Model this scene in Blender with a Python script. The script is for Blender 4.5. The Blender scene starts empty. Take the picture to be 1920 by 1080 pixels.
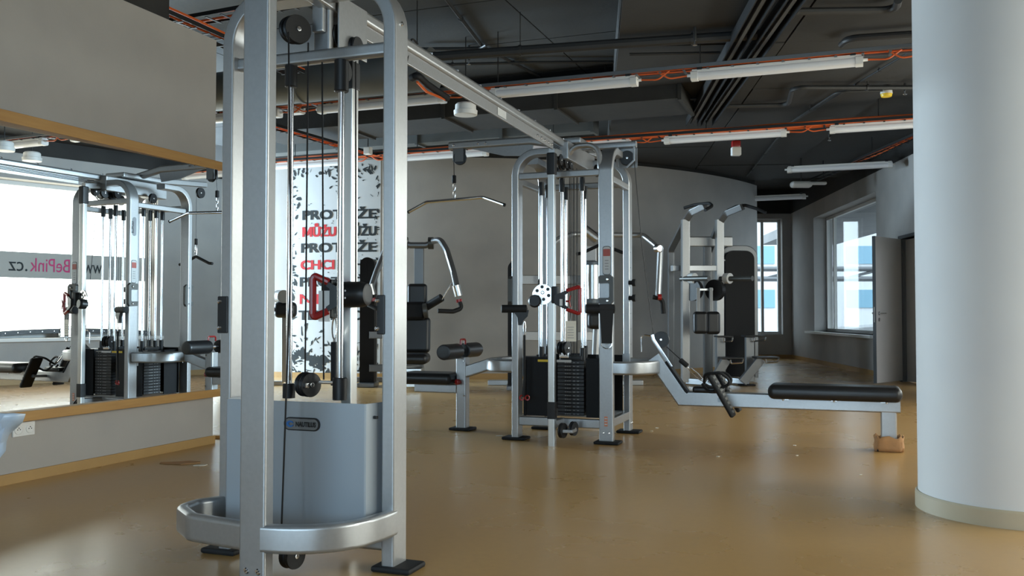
import bpy, bmesh, math, random
from mathutils import Vector, Matrix
random.seed(7)
V = Vector
PI = math.pi
COL = bpy.context.scene.collection

# ------------------------------------------------------------------ camera
F, HZ, VPX, CH = 1720.0, 590.0, 1600.0, 1.0          # focal length and horizon in pixels of the 1920 frame, eye height
pitch = math.atan((HZ - 540) / F)
yaw = math.atan((VPX - 960) / (F / math.cos(pitch)))
cam = bpy.data.cameras.new('camera'); cam.sensor_width = 36.0; cam.lens = F / 1920 * 36
cam.clip_start = .05; cam.clip_end = 300
co = bpy.data.objects.new('camera', cam); COL.objects.link(co)
co.location = (0, 0, CH); co.rotation_euler = (PI / 2 + pitch, 0, yaw)
bpy.context.scene.camera = co
fw = V((-math.sin(yaw) * math.cos(pitch), math.cos(yaw) * math.cos(pitch), math.sin(pitch)))
rt = V((math.cos(yaw), math.sin(yaw), 0)); up = rt.cross(fw)
C0 = V((0, 0, CH))
def ray(px, py): return fw + rt * ((px - 960) / F) - up * ((py - 540) / F)
def onz(px, py, z=0.0): d = ray(px, py); return C0 + d * ((z - CH) / d.z)
def onx(px, py, x): d = ray(px, py); return C0 + d * (x / d.x)
def ony(px, py, y): d = ray(px, py); return C0 + d * (y / d.y)
def dep(px, py, Z): return C0 + ray(px, py) * (Z / math.cos(pitch))

# ------------------------------------------------------------------ view, world, light
sc = bpy.context.scene
sc.view_settings.view_transform = 'Standard'; sc.view_settings.look = 'None'
sc.view_settings.gamma = 1.0; sc.view_settings.use_curve_mapping = False
sc.view_settings.exposure = 0.32
sc.cycles.max_bounces = 8; sc.cycles.diffuse_bounces = 4; sc.cycles.glossy_bounces = 5
sc.cycles.transparent_max_bounces = 12; sc.cycles.sample_clamp_indirect = 6.0
sc.cycles.use_denoising = True
sc.cycles.caustics_reflective = False; sc.cycles.caustics_refractive = False
w = bpy.data.worlds.new('sky'); sc.world = w; w.use_nodes = True
w.node_tree.nodes['Background'].inputs[0].default_value = (0.78, 0.89, 1.0, 1)
w.node_tree.nodes['Background'].inputs[1].default_value = 3.0
def area(name, loc, direction, sx, sy, power, color):
    l = bpy.data.lights.new(name, 'AREA'); l.shape = 'RECTANGLE'; l.size = sx; l.size_y = sy
    l.energy = power; l.color = color
    o = bpy.data.objects.new(name, l); COL.objects.link(o); o.location = loc
    o.rotation_euler = V(direction).to_track_quat('-Z', 'Y').to_euler()
    return o
# right-hand wall line (runs from the far corner towards the viewer)
RC = onz(1485, 672); RC.z = 0
RD = -(fw.copy() * 1.0); RD.z = 0; RD.normalize()
RD = -(rt * ((1096 - 960) / F) - RD); RD.normalize()
RN = V((RD.y, -RD.x, 0));  RN = RN if RN.x > 0 else -RN
def rw(s, o, z): return RC + RD * s + RN * o + V((0, 0, z))
def rws(px):
    d = ray(px, 600); t = (RC - C0).dot(RN) / d.dot(RN); return (C0 + d * t - RC).dot(RD)
BW0, BW1 = 10.95, 15.6                      # shop window with the web address, in the right wall
area('daylight_shop_window', rw((BW0 + BW1) / 2, .42, 1.8), -RN, BW1 - BW0, 2.3, 170, (1.0, .91, .78))
BX0, BX1 = 16.3, 21.0                       # second shop window, nearer the viewer
area('daylight_shop_window_near', rw((BX0 + BX1) / 2, .42, 1.8), -RN, BX1 - BX0, 2.3, 190, (1.0, .90, .74))
area('daylight_window_behind', (-1.0, -3.95, 1.75), (0, 1, 0), 7.0, 2.6, 130, (.45, .72, 1.0))
area('daylight_window_side', (-12.9, 10.9, 1.8), (1, 0, 0), 4.2, 2.6, 1700, (.68, .84, 1.0))

# ------------------------------------------------------------------ materials
MATS = {}
def mat(name, col, rough=.5, metal=0.0, spec=.5, coat=0.0, noise=None, bump=None, emit=None, trans=None):
    m = bpy.data.materials.new(name); m.use_nodes = True; nt = m.node_tree
    b = nt.nodes['Principled BSDF']
    b.inputs['Base Color'].default_value = (*col, 1); b.inputs['Roughness'].default_value = rough
    b.inputs['Metallic'].default_value = metal; b.inputs['Specular IOR Level'].default_value = spec
    b.inputs['Coat Weight'].default_value = coat; b.inputs['Coat Roughness'].default_value = .15
    tc = nt.nodes.new('ShaderNodeTexCoord')
    if noise:                                           # (scale, colour2, lo, hi, stretch)
        sc_, c2, lo, hi = noise[:4]; st = noise[4] if len(noise) > 4 else (1, 1, 1)
        mp = nt.nodes.new('ShaderNodeMapping'); mp.inputs['Scale'].default_value = st
        n = nt.nodes.new('ShaderNodeTexNoise'); n.inputs['Scale'].default_value = sc_; n.inputs['Detail'].default_value = 6
        r = nt.nodes.new('ShaderNodeValToRGB'); r.color_ramp.elements[0].position = lo; r.color_ramp.elements[1].position = hi
        r.color_ramp.elements[0].color = (*col, 1); r.color_ramp.elements[1].color = (*c2, 1)
        nt.links.new(tc.outputs['Object'], mp.inputs[0]); nt.links.new(mp.outputs[0], n.inputs['Vector'])
        nt.links.new(n.outputs['Fac'], r.inputs[0]); nt.links.new(r.outputs[0], b.inputs['Base Color'])
    if bump:
        n2 = nt.nodes.new('ShaderNodeTexNoise'); n2.inputs['Scale'].default_value = bump[0]; n2.inputs['Detail'].default_value = 4
        bp = nt.nodes.new('ShaderNodeBump'); bp.inputs['Strength'].default_value = bump[1]; bp.inputs['Distance'].default_value = bump[2] if len(bump) > 2 else .01
        nt.links.new(tc.outputs['Object'], n2.inputs['Vector']); nt.links.new(n2.outputs['Fac'], bp.inputs['Height'])
        nt.links.new(bp.outputs[0], b.inputs['Normal'])
    if emit:
        b.inputs['Emission Color'].default_value = (*emit[0], 1); b.inputs['Emission Strength'].default_value = emit[1]
    MATS[name] = m; return m
M = MATS
mat('silver', (.38, .385, .39), .36, .72, .5, .2, noise=(60, (.41, .415, .42), .3, .7))
mat('darksilver', (.20, .205, .21), .38, .7)
mat('chrome', (.82, .83, .85), .13, 1.0)
mat('brushed', (.62, .62, .60), .28, 1.0, noise=(40, (.70, .70, .68), .3, .7, (1, 1, .05)))
mat('bolt', (.75, .76, .78), .2, 1.0)
mat('black', (.012, .012, .013), .42, 0, .4)
mat('rubber', (.014, .014, .015), .65, 0, .3)
mat('vinyl', (.013, .013, .014), .38, 0, .45, bump=(140, .12, .004))
mat('plates', (.022, .022, .024), .45, .2)
mat('smoked', (.010, .010, .011), .5, 0, .2)
mat('bluegrey', (.10, .125, .15), .4)
mat('gunmetal', (.09, .09, .085), .4, .4)
mat('red', (.32, .012, .012), .32, 0, .5, .3)
mat('white', (.78, .78, .76), .5)
mat('paper', (.80, .76, .66), .8, noise=(9, (.70, .65, .55), .35, .7))
mat('greyprint', (.30, .30, .30), .7)
mat('orange', (.70, .13, .025), .5)
mat('yellow', (.80, .55, .03), .45)
mat('wall', (.44, .43, .415), .85, noise=(2.2, (.385, .378, .37), .35, .7), bump=(55, .25, .004))
mat('wallpanel', (.43, .405, .375), .8, noise=(3, (.40, .378, .352), .35, .7), bump=(80, .15, .003))
mat('columnpaint', (.72, .71, .69), .7, noise=(2.5, (.68, .67, .66), .35, .7))
mat('soffit', (.022, .021, .020), .8, noise=(3, (.030, .029, .027), .35, .7), bump=(30, .3, .006))
mat('ceilconc', (.058, .064, .068), .75, noise=(1.6, (.046, .050, .053), .35, .7), bump=(25, .25, .006))
mat('slab', (.036, .035, .034), .7, noise=(1.3, (.028, .027, .026), .35, .7), bump=(25, .25, .006))
mat('pipe', (.030, .031, .032), .5)
mat('tray', (.16, .17, .18), .45, .6)
mat('traydark', (.02, .02, .021), .5, .4)
mat('duct', (.17, .18, .18), .5, .4, noise=(4, (.14, .15, .15), .35, .7))
mat('timber', (.50, .28, .085), .55, noise=(5, (.40, .20, .055), .3, .75, (6, .5, 6)))
mat('skirting', (.46, .28, .10), .5, noise=(4, (.40, .24, .085), .3, .7))
mat('skirtpale', (.50, .42, .29), .5)
mat('card', (.46, .24, .10), .85, noise=(8, (.34, .19, .09), .35, .7), bump=(30, .3, .01))
mat('plastic', (.50, .60, .72), .28, 0, .5, .3, noise=(6, (.60, .68, .78), .35, .7))
mat('doorgrey', (.58, .55, .51), .45, noise=(3, (.54, .515, .48), .35, .7))
mat('doorframe', (.05, .055, .06), .45)
mat('winframe', (.62, .62, .60), .45)
mat('facade', (.74, .76, .78), .7)
mat('facadeglass', (.22, .42, .55), .15)
mat('asphalt', (.25, .25, .25), .9, noise=(2, (.2, .2, .2), .3, .7))
mat('concrete', (.35, .36, .37), .85, noise=(1.5, (.28, .29, .30), .35, .7))
mat('ink', (.022, .030, .034), .75)
mat('inkred', (.62, .025, .035), .7)
mat('inkpink', (.55, .02, .16), .6)
mat('poster', (.66, .70, .73), .75, noise=(2, (.61, .65, .68), .35, .7))
mat('band', (.46, .46, .44), .7)
mat('green', (.02, .30, .16), .4)
mat('blue', (.02, .16, .50), .35)
mat('badge', (.20, .21, .22), .35, .5)
mat('lens', (.85, .86, .88), .35)
mat('sticker', (.62, .63, .63), .5)
mat('stickred', (.45, .10, .08), .5)
mat('stickorange', (.75, .25, .12), .5)
# floor: satin sheet flooring, tan with faint grey clouding and scuffs
m = mat('floor', (.40, .262, .120), .30, 0, .5)
nt = m.node_tree; b = nt.nodes['Principled BSDF']; tc = nt.nodes.new('ShaderNodeTexCoord')
n1 = nt.nodes.new('ShaderNodeTexNoise'); n1.inputs['Scale'].default_value = 1.1; n1.inputs['Detail'].default_value = 8
n2 = nt.nodes.new('ShaderNodeTexNoise'); n2.inputs['Scale'].default_value = 26; n2.inputs['Detail'].default_value = 5
mx = nt.nodes.new('ShaderNodeMix'); mx.data_type = 'RGBA'
r1 = nt.nodes.new('ShaderNodeValToRGB'); r1.color_ramp.elements[0].color = (.47, .272, .092, 1); r1.color_ramp.elements[1].color = (.55, .33, .120, 1)
r1.color_ramp.elements[0].position = .3; r1.color_ramp.elements[1].position = .7
r2 = nt.nodes.new('ShaderNodeMapRange'); r2.inputs['To Min'].default_value = .23; r2.inputs['To Max'].default_value = .33
nt.links.new(tc.outputs['Object'], n1.inputs['Vector']); nt.links.new(tc.outputs['Object'], n2.inputs['Vector'])
nt.links.new(n1.outputs['Fac'], r1.inputs[0]); nt.links.new(r1.outputs[0], mx.inputs['A'])
mx.inputs['B'].default_value = (.45, .265, .10, 1); mx.inputs['Factor'].default_value = .0
nt.links.new(n2.outputs['Fac'], mx.inputs['Factor']); mx.clamp_factor = True
nt.links.new(mx.outputs['Result'], b.inputs['Base Color'])
nt.links.new(n1.outputs['Fac'], r2.inputs['Value']); nt.links.new(r2.outputs[0], b.inputs['Roughness'])
# mirror and window glass
mat('mirror', (.90, .92, .91), 0.0, 1.0)
g = bpy.data.materials.new('glass'); g.use_nodes = True; nt = g.node_tree; nt.nodes.clear()
out = nt.nodes.new('ShaderNodeOutputMaterial'); mxs = nt.nodes.new('ShaderNodeMixShader'); lw = nt.nodes.new('ShaderNodeLayerWeight'); fr = nt.nodes.new('ShaderNodeMath'); fr.operation = 'POWER'; fr.inputs[1].default_value = 5.0; nt.links.new(lw.outputs['Facing'], fr.inputs[0])
tr = nt.nodes.new('ShaderNodeBsdfTransparent'); tr.inputs[0].default_value = (.93, .97, .97, 1); gl = nt.nodes.new('ShaderNodeBsdfGlossy'); gl.inputs['Roughness'].default_value = .02
nt.links.new(fr.outputs[0], mxs.inputs[0]); nt.links.new(tr.outputs[0], mxs.inputs[1]); nt.links.new(gl.outputs[0], mxs.inputs[2]); nt.links.new(mxs.outputs[0], out.inputs[0])
M['glass'] = g

# ------------------------------------------------------------------ mesh helpers
def new(): return bmesh.new()
def fil(pts, r, n=6):
    pts = [V(p) for p in pts]; o = [pts[0]]
    for i in range(1, len(pts) - 1):
        p = pts[i]; a = (pts[i - 1] - p); b = (pts[i + 1] - p); la, lb = a.length, b.length; a.normalize(); b.normalize()
        ang = a.angle(b)
        if ang > PI - .02: o.append(p); continue
        d = min(r / math.tan(ang / 2), la * .49, lb * .49); rr = d * math.tan(ang / 2)
        c = p + (a + b).normalized() * (rr / math.sin(ang / 2)); s = p + a * d - c; e = p + b * d - c
        tot = s.angle(e); ax = s.cross(e).normalized()
        for k in range(n + 1): o.append(c + Matrix.Rotation(tot * k / n, 3, ax) @ s)
    o.append(pts[-1]); return o
def rrect(w, h, r=.01, n=2):
    r = min(r, w * .49, h * .49); o = []
    for cx, cy, a0 in ((w / 2 - r, h / 2 - r, 0), (-w / 2 + r, h / 2 - r, PI / 2), (-w / 2 + r, -h / 2 + r, PI), (w / 2 - r, -h / 2 + r, 1.5 * PI)):
        for k in range(n + 1): a = a0 + PI / 2 * k / n; o.append((cx + r * math.cos(a), cy + r * math.sin(a)))
    return o
def circ(r, n=10): return [(r * math.cos(2 * PI * k / n), r * math.sin(2 * PI * k / n)) for k in range(n)]
def sweep(bm, pts, prof, ref=None, closed=False):
    """prof (a, b): a along ref (kept constant), b along the other normal."""
    pts = [V(p) for p in pts]; n = len(pts); rings = []; side = V(ref).normalized() if ref else None
    for i in range(n):
        t0 = (pts[i] - pts[i - 1]).normalized() if (i > 0 or closed) else None
        t1 = (pts[(i + 1) % n] - pts[i]).normalized() if (i < n - 1 or closed) else None
        t = (t0 + t1).normalized() if t0 and t1 else (t0 or t1)
        k = 1.0
        if t0 and t1: k = 1 / max(.35, t.dot(t1))
        if ref: s = side - t * side.dot(t); s.normalize()
        else:
            if i == 0: s = t.orthogonal().normalized()
            else: s = s - t * s.dot(t); s.normalize()
        u = t.cross(s)
        kk = k if ref else 1.0
        rings.append([bm.verts.new(pts[i] + s * a + u * (b * kk)) for a, b in prof])
    m = len(prof)
    for i in range(n if closed else n - 1):
        A, B = rings[i], rings[(i + 1) % n]
        for j in range(m): bm.faces.new((A[j], A[(j + 1) % m], B[(j + 1) % m], B[j]))
    if not closed:
        bm.faces.new(list(reversed(rings[0]))); bm.faces.new(rings[-1])
    return bm
def tube(bm, pts, r, n=10): return sweep(bm, pts, circ(r, n))
def rtube(bm, pts, a, b, ref, r=.012, n=2): return sweep(bm, pts, rrect(a, b, r, n), ref)
def cyl(bm, p0, p1, r, n=18): return sweep(bm, [p0, p1], circ(r, n))
def lathe(bm, p0, axis, prof, n=20):
    """prof: list of (distance along axis, radius)"""
    axis = V(axis).normalized(); s = axis.orthogonal().normalized(); u = axis.cross(s); p0 = V(p0); rings = []
    for d, r in prof:
        rings.append([bm.verts.new(p0 + axis * d + (s * math.cos(2 * PI * k / n) + u * math.sin(2 * PI * k / n)) * max(r, .0005)) for k in range(n)])
    for A, B in zip(rings, rings[1:]):
        for j in range(n): bm.faces.new((A[j], A[(j + 1) % n], B[(j + 1) % n], B[j]))
    bm.faces.new(list(reversed(rings[0]))); bm.faces.new(rings[-1]); return bm
def box(bm, c, s, rot=None, bev=0.0, seg=2):
    t = bmesh.new(); bmesh.ops.create_cube(t, size=1)
    for v in t.verts: v.co = V((v.co.x * s[0], v.co.y * s[1], v.co.z * s[2]))
    if bev: bmesh.ops.bevel(t, geom=t.edges[:] , offset=min(bev, min(s) * .49), segments=seg, affect='EDGES', profile=.5)
    if rot is not None:
        R = rot if isinstance(rot, Matrix) else Matrix.Rotation(rot, 3, 'Z')
        for v in t.verts: v.co = R @ v.co
    vm = {v: bm.verts.new(v.co + V(c)) for v in t.verts}
    for f in t.faces: bm.faces.new([vm[v] for v in f.verts])
    t.free(); return bm
def bb(bm, lo, hi, bev=0.0):
    lo, hi = V(lo), V(hi); return box(bm, (lo + hi) / 2, hi - lo, None, bev)
def prism(bm, outline, org, ux, uy, th):
    """flat polygon (2-D outline in ux, uy) with thickness th along ux x uy"""
    ux, uy, org = V(ux).normalized(), V(uy).normalized(), V(org); nn = ux.cross(uy)
    A = [bm.verts.new(org + ux * x + uy * y - nn * (th / 2)) for x, y in outline]
    B = [bm.verts.new(org + ux * x + uy * y + nn * (th / 2)) for x, y in outline]
    bm.faces.new(list(reversed(A))); bm.faces.new(B)
    for j in range(len(A)): k = (j + 1) % len(A); bm.faces.new((A[j], A[k], B[k], B[j]))
    return bm
def frame3(x, y=None, z=None):
    """rotation with local x along x, local z near z"""
    x = V(x).normalized(); z = V(z or (0, 0, 1)); y = z.cross(x).normalized(); z = x.cross(y)
    return Matrix((x, y, z)).transposed()
def link(name, bm, material, parent=None, org=None, smooth=30):
    me = bpy.data.meshes.new(name)
    if org is not None:
        for v in bm.verts: v.co -= V(org)
    bmesh.ops.recalc_face_normals(bm, faces=bm.faces[:])
    bm.to_mesh(me); bm.free()
    for p in me.polygons: p.use_smooth = True
    me.set_sharp_from_angle(angle=math.radians(smooth))
    me.materials.append(M[material])
    o = bpy.data.objects.new(name, me); COL.objects.link(o)
    if len(me.polygons) > 6: wn_ = o.modifiers.new('weighted_normals', 'WEIGHTED_NORMAL'); wn_.weight = 100; wn_.keep_sharp = True
    if parent is not None: o.parent = parent
    elif org is not None: o.location = org
    return o
def tag(o, label, cat, group=None):
    o['label'] = label; o['category'] = cat
    if group: o['group'] = group
    return o
class Thing:
    """An Empty at the thing's base; parts are given in world coordinates."""
    def __init__(s, name, label, cat, loc, group=None):
        s.o = bpy.data.objects.new(name, None); COL.objects.link(s.o); s.loc = V(loc); s.o.location = loc
        s.o.empty_display_size = .1; tag(s.o, label, cat, group)
    def add(s, name, bm, material, under=None, label=None, kind=None):
        o = link(name, bm, material, None, s.loc); o.location = (0, 0, 0); o.parent = under or s.o
        if label: o['label'] = label
        if kind: o['kind'] = kind
        return o
def single(name, bm, material, label, cat, org, group=None):
    return tag(link(name, bm, material, None, V(org)), label, cat, group)
def struct(name, bm, material, parent=None):
    o = link(name, bm, material, parent)
    if parent is None: o['kind'] = 'structure'
    return o
def text_verts(txt, size, bold=0.0, align='LEFT', width=None, thick=0.0):
    cu = bpy.data.curves.new('lettering', 'FONT'); cu.body = txt; cu.size = size; cu.offset = bold; cu.align_x = align
    cu.resolution_u = 3; cu.extrude = thick / 2
    ob = bpy.data.objects.new('lettering', cu); COL.objects.link(ob)
    dg = bpy.context.evaluated_depsgraph_get(); me = bpy.data.meshes.new_from_object(ob.evaluated_get(dg))
    bm = bmesh.new(); bm.from_mesh(me)
    bpy.data.objects.remove(ob); bpy.data.curves.remove(cu); bpy.data.meshes.remove(me)
    if bm.verts:
        x0 = min(v.co.x for v in bm.verts); x1 = max(v.co.x for v in bm.verts)
        k = (width / (x1 - x0)) if width else 1.0
        for v in bm.verts: v.co.x = (v.co.x - x0) * k
    return bm
def text_on(txt, size, org, ux, uy, bold=0.0, width=None, thick=.001):
    bm = text_verts(txt, size, bold, 'LEFT', width, thick); ux, uy = V(ux).normalized(), V(uy).normalized(); nn = ux.cross(uy)
    for v in bm.verts: x, y, z = v.co; v.co = V(org) + ux * x + uy * y + nn * z
    return bm
def pulley(T, p, axis, r, w=.03, under=None, name='pulley', capmat='black'):
    ax = V(axis).normalized(); p = V(p)
    o = T.add(name, lathe(new(), p - ax * w / 2, ax, [(0, r * .55), (0, r * .97), (w * .15, r), (w * .36, r * .95), (w * .5, r * .86), (w * .64, r * .95), (w * .85, r), (w, r * .97), (w, r * .55)], 28), 'black', under)
    b = lathe(new(), p - ax * (w / 2 + .006), ax, [(0, .008), (.001, .010), (w + .011, .010), (w + .012, .008)], 8)
    T.add('pulley_bolt', b, 'bolt', o if under is None else under)
    return o
def bolt(bm, p, axis, r=.010, h=.007):
    return lathe(bm, V(p) - V(axis).normalized() * .004, axis, [(0, r), (h, r), (h + .004, r * .6)], 8)
X, Y, Z = V((1, 0, 0)), V((0, 1, 0)), V((0, 0, 1))

# ================================================================== the setting
TOP = 3.32                                   # top of the painted walls
CZ = 3.85                                    # ceiling
def polybox(bm, p, z0, z1):
    A = [bm.verts.new((v[0], v[1], z0)) for v in p]; B = [bm.verts.new((v[0], v[1], z1)) for v in p]; n = len(p)
    bm.faces.new(A); bm.faces.new(list(reversed(B)))
    for j in range(n): k = (j + 1) % n; bm.faces.new((A[j], A[k], B[k], B[j]))
    return bm
RB_ = RC + V((-rt.y, rt.x, 0)) * .35
PLAN = [(-13.5, -4.2), rw(26, .38, 0)[:2], rw(-.37, .38, 0)[:2], (RB_ - rt * 4.6)[:2], (-13.5, 24)]
struct('floor', polybox(new(), PLAN, -.12, 0), 'floor')
ceil = struct('ceiling', polybox(new(), PLAN, CZ, CZ + .12), 'soffit')
# ceiling boards with open joints
bxs = [-9.9 + 1.75 * i for i in range(9)]; bys = [2.6 + 1.25 * i for i in range(10)]
b = new(); bb(b, (-.8675, -.6175, -.02), (.8675, .6175, .004), .004)
first = link('ceiling_board', b, 'ceilconc', ceil); first.location = (bxs[0] + .875, bys[0] + .625, CZ - .004)
for i, x in enumerate(bxs):
    for j, y in enumerate(bys):
        if i == j == 0: continue
        o = first.copy(); COL.objects.link(o); o.parent = ceil; o.location = (x + .875, y + .625, CZ - .004 - .004 * ((i * 7 + j * 3) % 3))
# dropped concrete slab over the right half of the hall, its lit flank towards the viewer's left
SLZ = 3.52
pA, pB = onz(1166, 0, SLZ), onz(1143, 242, SLZ); d = (pB - pA).normalized()
pA = pA - d * 4; pB = pB + d * 5
def quadbox(bm, p, z0, z1):
    A = [bm.verts.new((v.x, v.y, z0)) for v in p]; B = [bm.verts.new((v.x, v.y, z1)) for v in p]
    bm.faces.new(A); bm.faces.new(list(reversed(B)))
    for j in range(4): k = (j + 1) % 4; bm.faces.new((A[j], A[k], B[k], B[j]))
    return bm
def towall(p): return p + V((d.y, -d.x, 0)) * ((RC - p).dot(RN) / V((d.y, -d.x, 0)).dot(RN))
slab = struct('trim_1', quadbox(new(), [pA, pB, towall(pB), towall(pA)], SLZ + .03, CZ + .02), 'slab')
# shuttering boards on the underside of the slab, each a piece of its own
dl = (pB - pA).length; nq = V((d.y, -d.x, 0))
for i in range(8):
    for j in range(2):
        a0 = pA + d * (i * dl / 8 + .008) + nq * (j * 1.55 + .008); a1 = a0 + d * (dl / 8 - .016); k = nq * 1.534
        z = SLZ + .004 * ((i + 2 * j) % 3)
        link('shutter_board', quadbox(new(), [a0, a1, a1 + k, a0 + k], z, SLZ + .04), 'slab', slab)
# walls out of the frame that close the hall, with window openings for the daylight
def wall_open(name, fn, s0, s1, z1, opens, th=.3, material='wall'):
    """fn(s, o, z): s along the wall, o outwards; opens = [(s0, s1, z0, z1)] in order"""
    b = new()
    def seg(a, c, z0, zz):
        if c - a < 1e-4 or zz - z0 < 1e-4: return
        P = [fn(a, 0, 0), fn(c, 0, 0), fn(c, th, 0), fn(a, th, 0)]
        quadbox(b, P, z0, zz)
    cur = s0
    for a, c, z0, zz in opens:
        seg(cur, a, 0, z1); seg(a, c, 0, z0); seg(a, c, zz, z1); cur = c
    seg(cur, s1, 0, z1)
    return struct(name, b, material)
wall_open('wall_behind', lambda s, o, z: V((s, -3.6 - o, z)), -13.5, 9, CZ, [(-4.5, 2.5, .45, 3.05)])
wall_open('wall_outer', lambda s, o, z: V((-12.6 - o, s, z)), -4.2, 22, CZ, [(8.8, 13.0, .5, 3.1)])
# right wall
W2a, W2b = rws(1527), rws(1645); D0, D1 = rws(1690.5), rws(1775)
DH = 2.13
wall_open('wall_right', rw, -.35, 27, TOP, [(W2a, W2b, .66, 3.0), (D0, D1, 0, DH), (BW0, BW1, .66, 2.95), (BX0, BX1, .66, 2.95)], .38)
b = new(); quadbox(b, [rw(-.35, 0, 0), rw(27, 0, 0), rw(27, .38, 0), rw(-.35, .38, 0)], TOP, CZ); struct('wall_right_upper', b, 'soffit')
# far wall at the end, seen past the curved wall
FD = -rt; 
def fwl(s, o, z): return RC + FD * s + V((-rt.y, rt.x, 0)) * o + Z * z
f0, f1 = .155 * 1.15, 1.25
def fpx(px): return (RC - (C0 + ray(px, 600) * ((RC - C0).dot(V((-rt.y, rt.x, 0))) / ray(px, 600).dot(V((-rt.y, rt.x, 0)))))).dot(rt)
f0, f1 = fpx(1468), fpx(1400)
wall_open('wall_far', fwl, 0, 4.6, TOP, [(f0, f1, .55, 3.2)], .35)
b = new(); quadbox(b, [fwl(-.3, 0, 0), fwl(4.6, 0, 0), fwl(4.6, .35, 0), fwl(-.3, .35, 0)], TOP, CZ); struct('wall_far_upper', b, 'soffit')
# curved wall
WC, WR, WTOP = V((-8.61, 19.60, 0)), 7.10, 3.46
def cw(a, off, z): return WC + V((math.cos(a), math.sin(a), 0)) * (WR + off) + Z * z
def cwhit(px, py):
    d = ray(px, py); a = d.x ** 2 + d.y ** 2; k = -2 * (d.x * WC.x + d.y * WC.y); c = WC.x ** 2 + WC.y ** 2 - WR ** 2
    t = (-k - math.sqrt(max(k * k - 4 * a * c, 0))) / (2 * a); return C0 + d * t
def cwang(px): p = cwhit(px, 600) - WC; return math.atan2(p.y, p.x)
def arcwall(bm, a0, a1, o0, o1, z0, z1, n):
    R = []
    for i in range(n + 1):
        a = a0 + (a1 - a0) * i / n
        R.append([bm.verts.new(cw(a, o, z)) for o, z in ((o0, z0), (o1, z0), (o1, z1), (o0, z1))])
    for A, B in zip(R, R[1:]):
        for j in range(4): k = (j + 1) % 4; bm.faces.new((A[j], A[k], B[k], B[j]))
    bm.faces.new(R[0]); bm.faces.new(list(reversed(R[-1]))); return bm
aR = cwang(1421); aL = cwang(405) - .62
wb = struct('wall_back', arcwall(new(), aL, aR, 0, -.3, 0, WTOP, 90), 'wall')
struct('wall_back_upper', arcwall(new(), aL, aR, -.04, -.3, WTOP, CZ, 60), 'soffit')
struct('baseboard_back', arcwall(new(), aL, aR, .014, 0, 0, .085, 90), 'skirting')
# mirror partition on the left
PX, PE = -4.68, 5.905
b = new(); bb(b, (PX - .16, -3.6, 0), (PX, PE, 3.16)); struct('wall_left', b, 'wallpanel')
b = new(); bb(b, (PX - .14, -3.6, 3.16), (PX - .03, PE - .5, CZ)); struct('wall_left_upper', b, 'soffit')
b = new(); bb(b, (PX, -3.6, 0), (PX + .014, PE + .012, .062)); bb(b, (PX - .174, PE, 0), (PX, PE + .012, .062)); struct('baseboard_left', b, 'skirting')
b = new(); bb(b, (PX, 1.6, .366), (PX + .07, PE, .426), .004); single('timber_batten', b, 'timber', 'orange-brown wooden batten along the lower edge of the wall mirror', 'batten', (PX, PE, .366))
b = new(); bb(b, (PX, 1.6, 2.122), (PX + .07, PE, 2.192), .004); o = single('timber_batten', b, 'timber', 'pale yellow wooden batten along the upper edge of the wall mirror', 'batten', (PX, PE, 2.122))
# mirror, hung a touch out of parallel between the battens
a = math.radians(-2.0); md = V((-math.sin(a), math.cos(a), 0)); mn = V((math.cos(a), math.sin(a), 0)); mo = V((-4.64, 5.0, 0))
b = new(); quadbox(b, [mo + md * .9, mo - md * 2.2, mo - md * 2.2 - mn * .006, mo + md * .9 - mn * .006], .426, 2.122)
single('wall_mirror', b, 'mirror', 'large frameless wall mirror between two wooden battens', 'mirror', mo + V((0, 0, .426)))
# baseboards
b = new()
for s0, s1 in ((0, D0 - .05), (D1 + .05, 27)): quadbox(b, [rw(s0, -.014, 0), rw(s1, -.014, 0), rw(s1, 0, 0), rw(s0, 0, 0)], 0, .085)
struct('baseboard_right', b, 'skirting')
b = new(); quadbox(b, [fwl(0, -.014, 0), fwl(4.6, -.014, 0), fwl(4.6, 0, 0), fwl(0, 0, 0)], 0, .085); struct('baseboard_far', b, 'skirting')
# windows: frame with panes, sill
def window(name, fn, s0, s1, z0, z1, off, mull, fw_=.06, pane='glass'):
    b = new()
    def bar(a, c, zz0, zz1): quadbox(b, [fn(a, off - .03, 0), fn(c, off - .03, 0), fn(c, off + .03, 0), fn(a, off + .03, 0)], zz0, zz1)
    xs = [s0] + mull + [s1]
    bar(s0, s1, z0, z0 + fw_); bar(s0, s1, z1 - fw_, z1)
    for x in xs:
        a = min(max(x - fw_ / 2, s0), s1 - fw_); bar(a, a + fw_, z0, z1)
    o = struct(name, b, 'winframe')
    for x0, x1 in zip(xs, xs[1:]):
        p = new(); quadbox(p, [fn(x0 + .02, off - .004, 0), fn(x1 - .02, off - .004, 0), fn(x1 - .02, off + .004, 0), fn(x0 + .02, off + .004, 0)], z0 + .03, z1 - .03)
        link('pane', p, pane, o)
    return o
window('window_1', fwl, f0, f1, .55, 3.2, .2, [(f0 + f1) / 2])
w2 = window('window_2', rw, W2a, W2b, .66, 3.0, .28, [W2a + .55])
b = new(); quadbox(b, [rw(W2a - .35, -.12, 0), rw(W2b, -.12, 0), rw(W2b, .26, 0), rw(W2a - .35, .26, 0)], .615, .66); link('window_sill', b, 'white', w2)
w3 = window('window_3', rw, BW0, BW1, .66, 2.95, .3, [(BW0 + BW1) / 2])
b = new(); quadbox(b, [rw(BW0 - .05, -.14, 0), rw(BW1 + .05, -.14, 0), rw(BW1 + .05, .28, 0), rw(BW0 - .05, .28, 0)], .615, .66); link('window_sill', b, 'white', w3)
w6 = window('window_6', rw, BX0, BX1, .66, 2.95, .3, [(BX0 + BX1) / 2])
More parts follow.
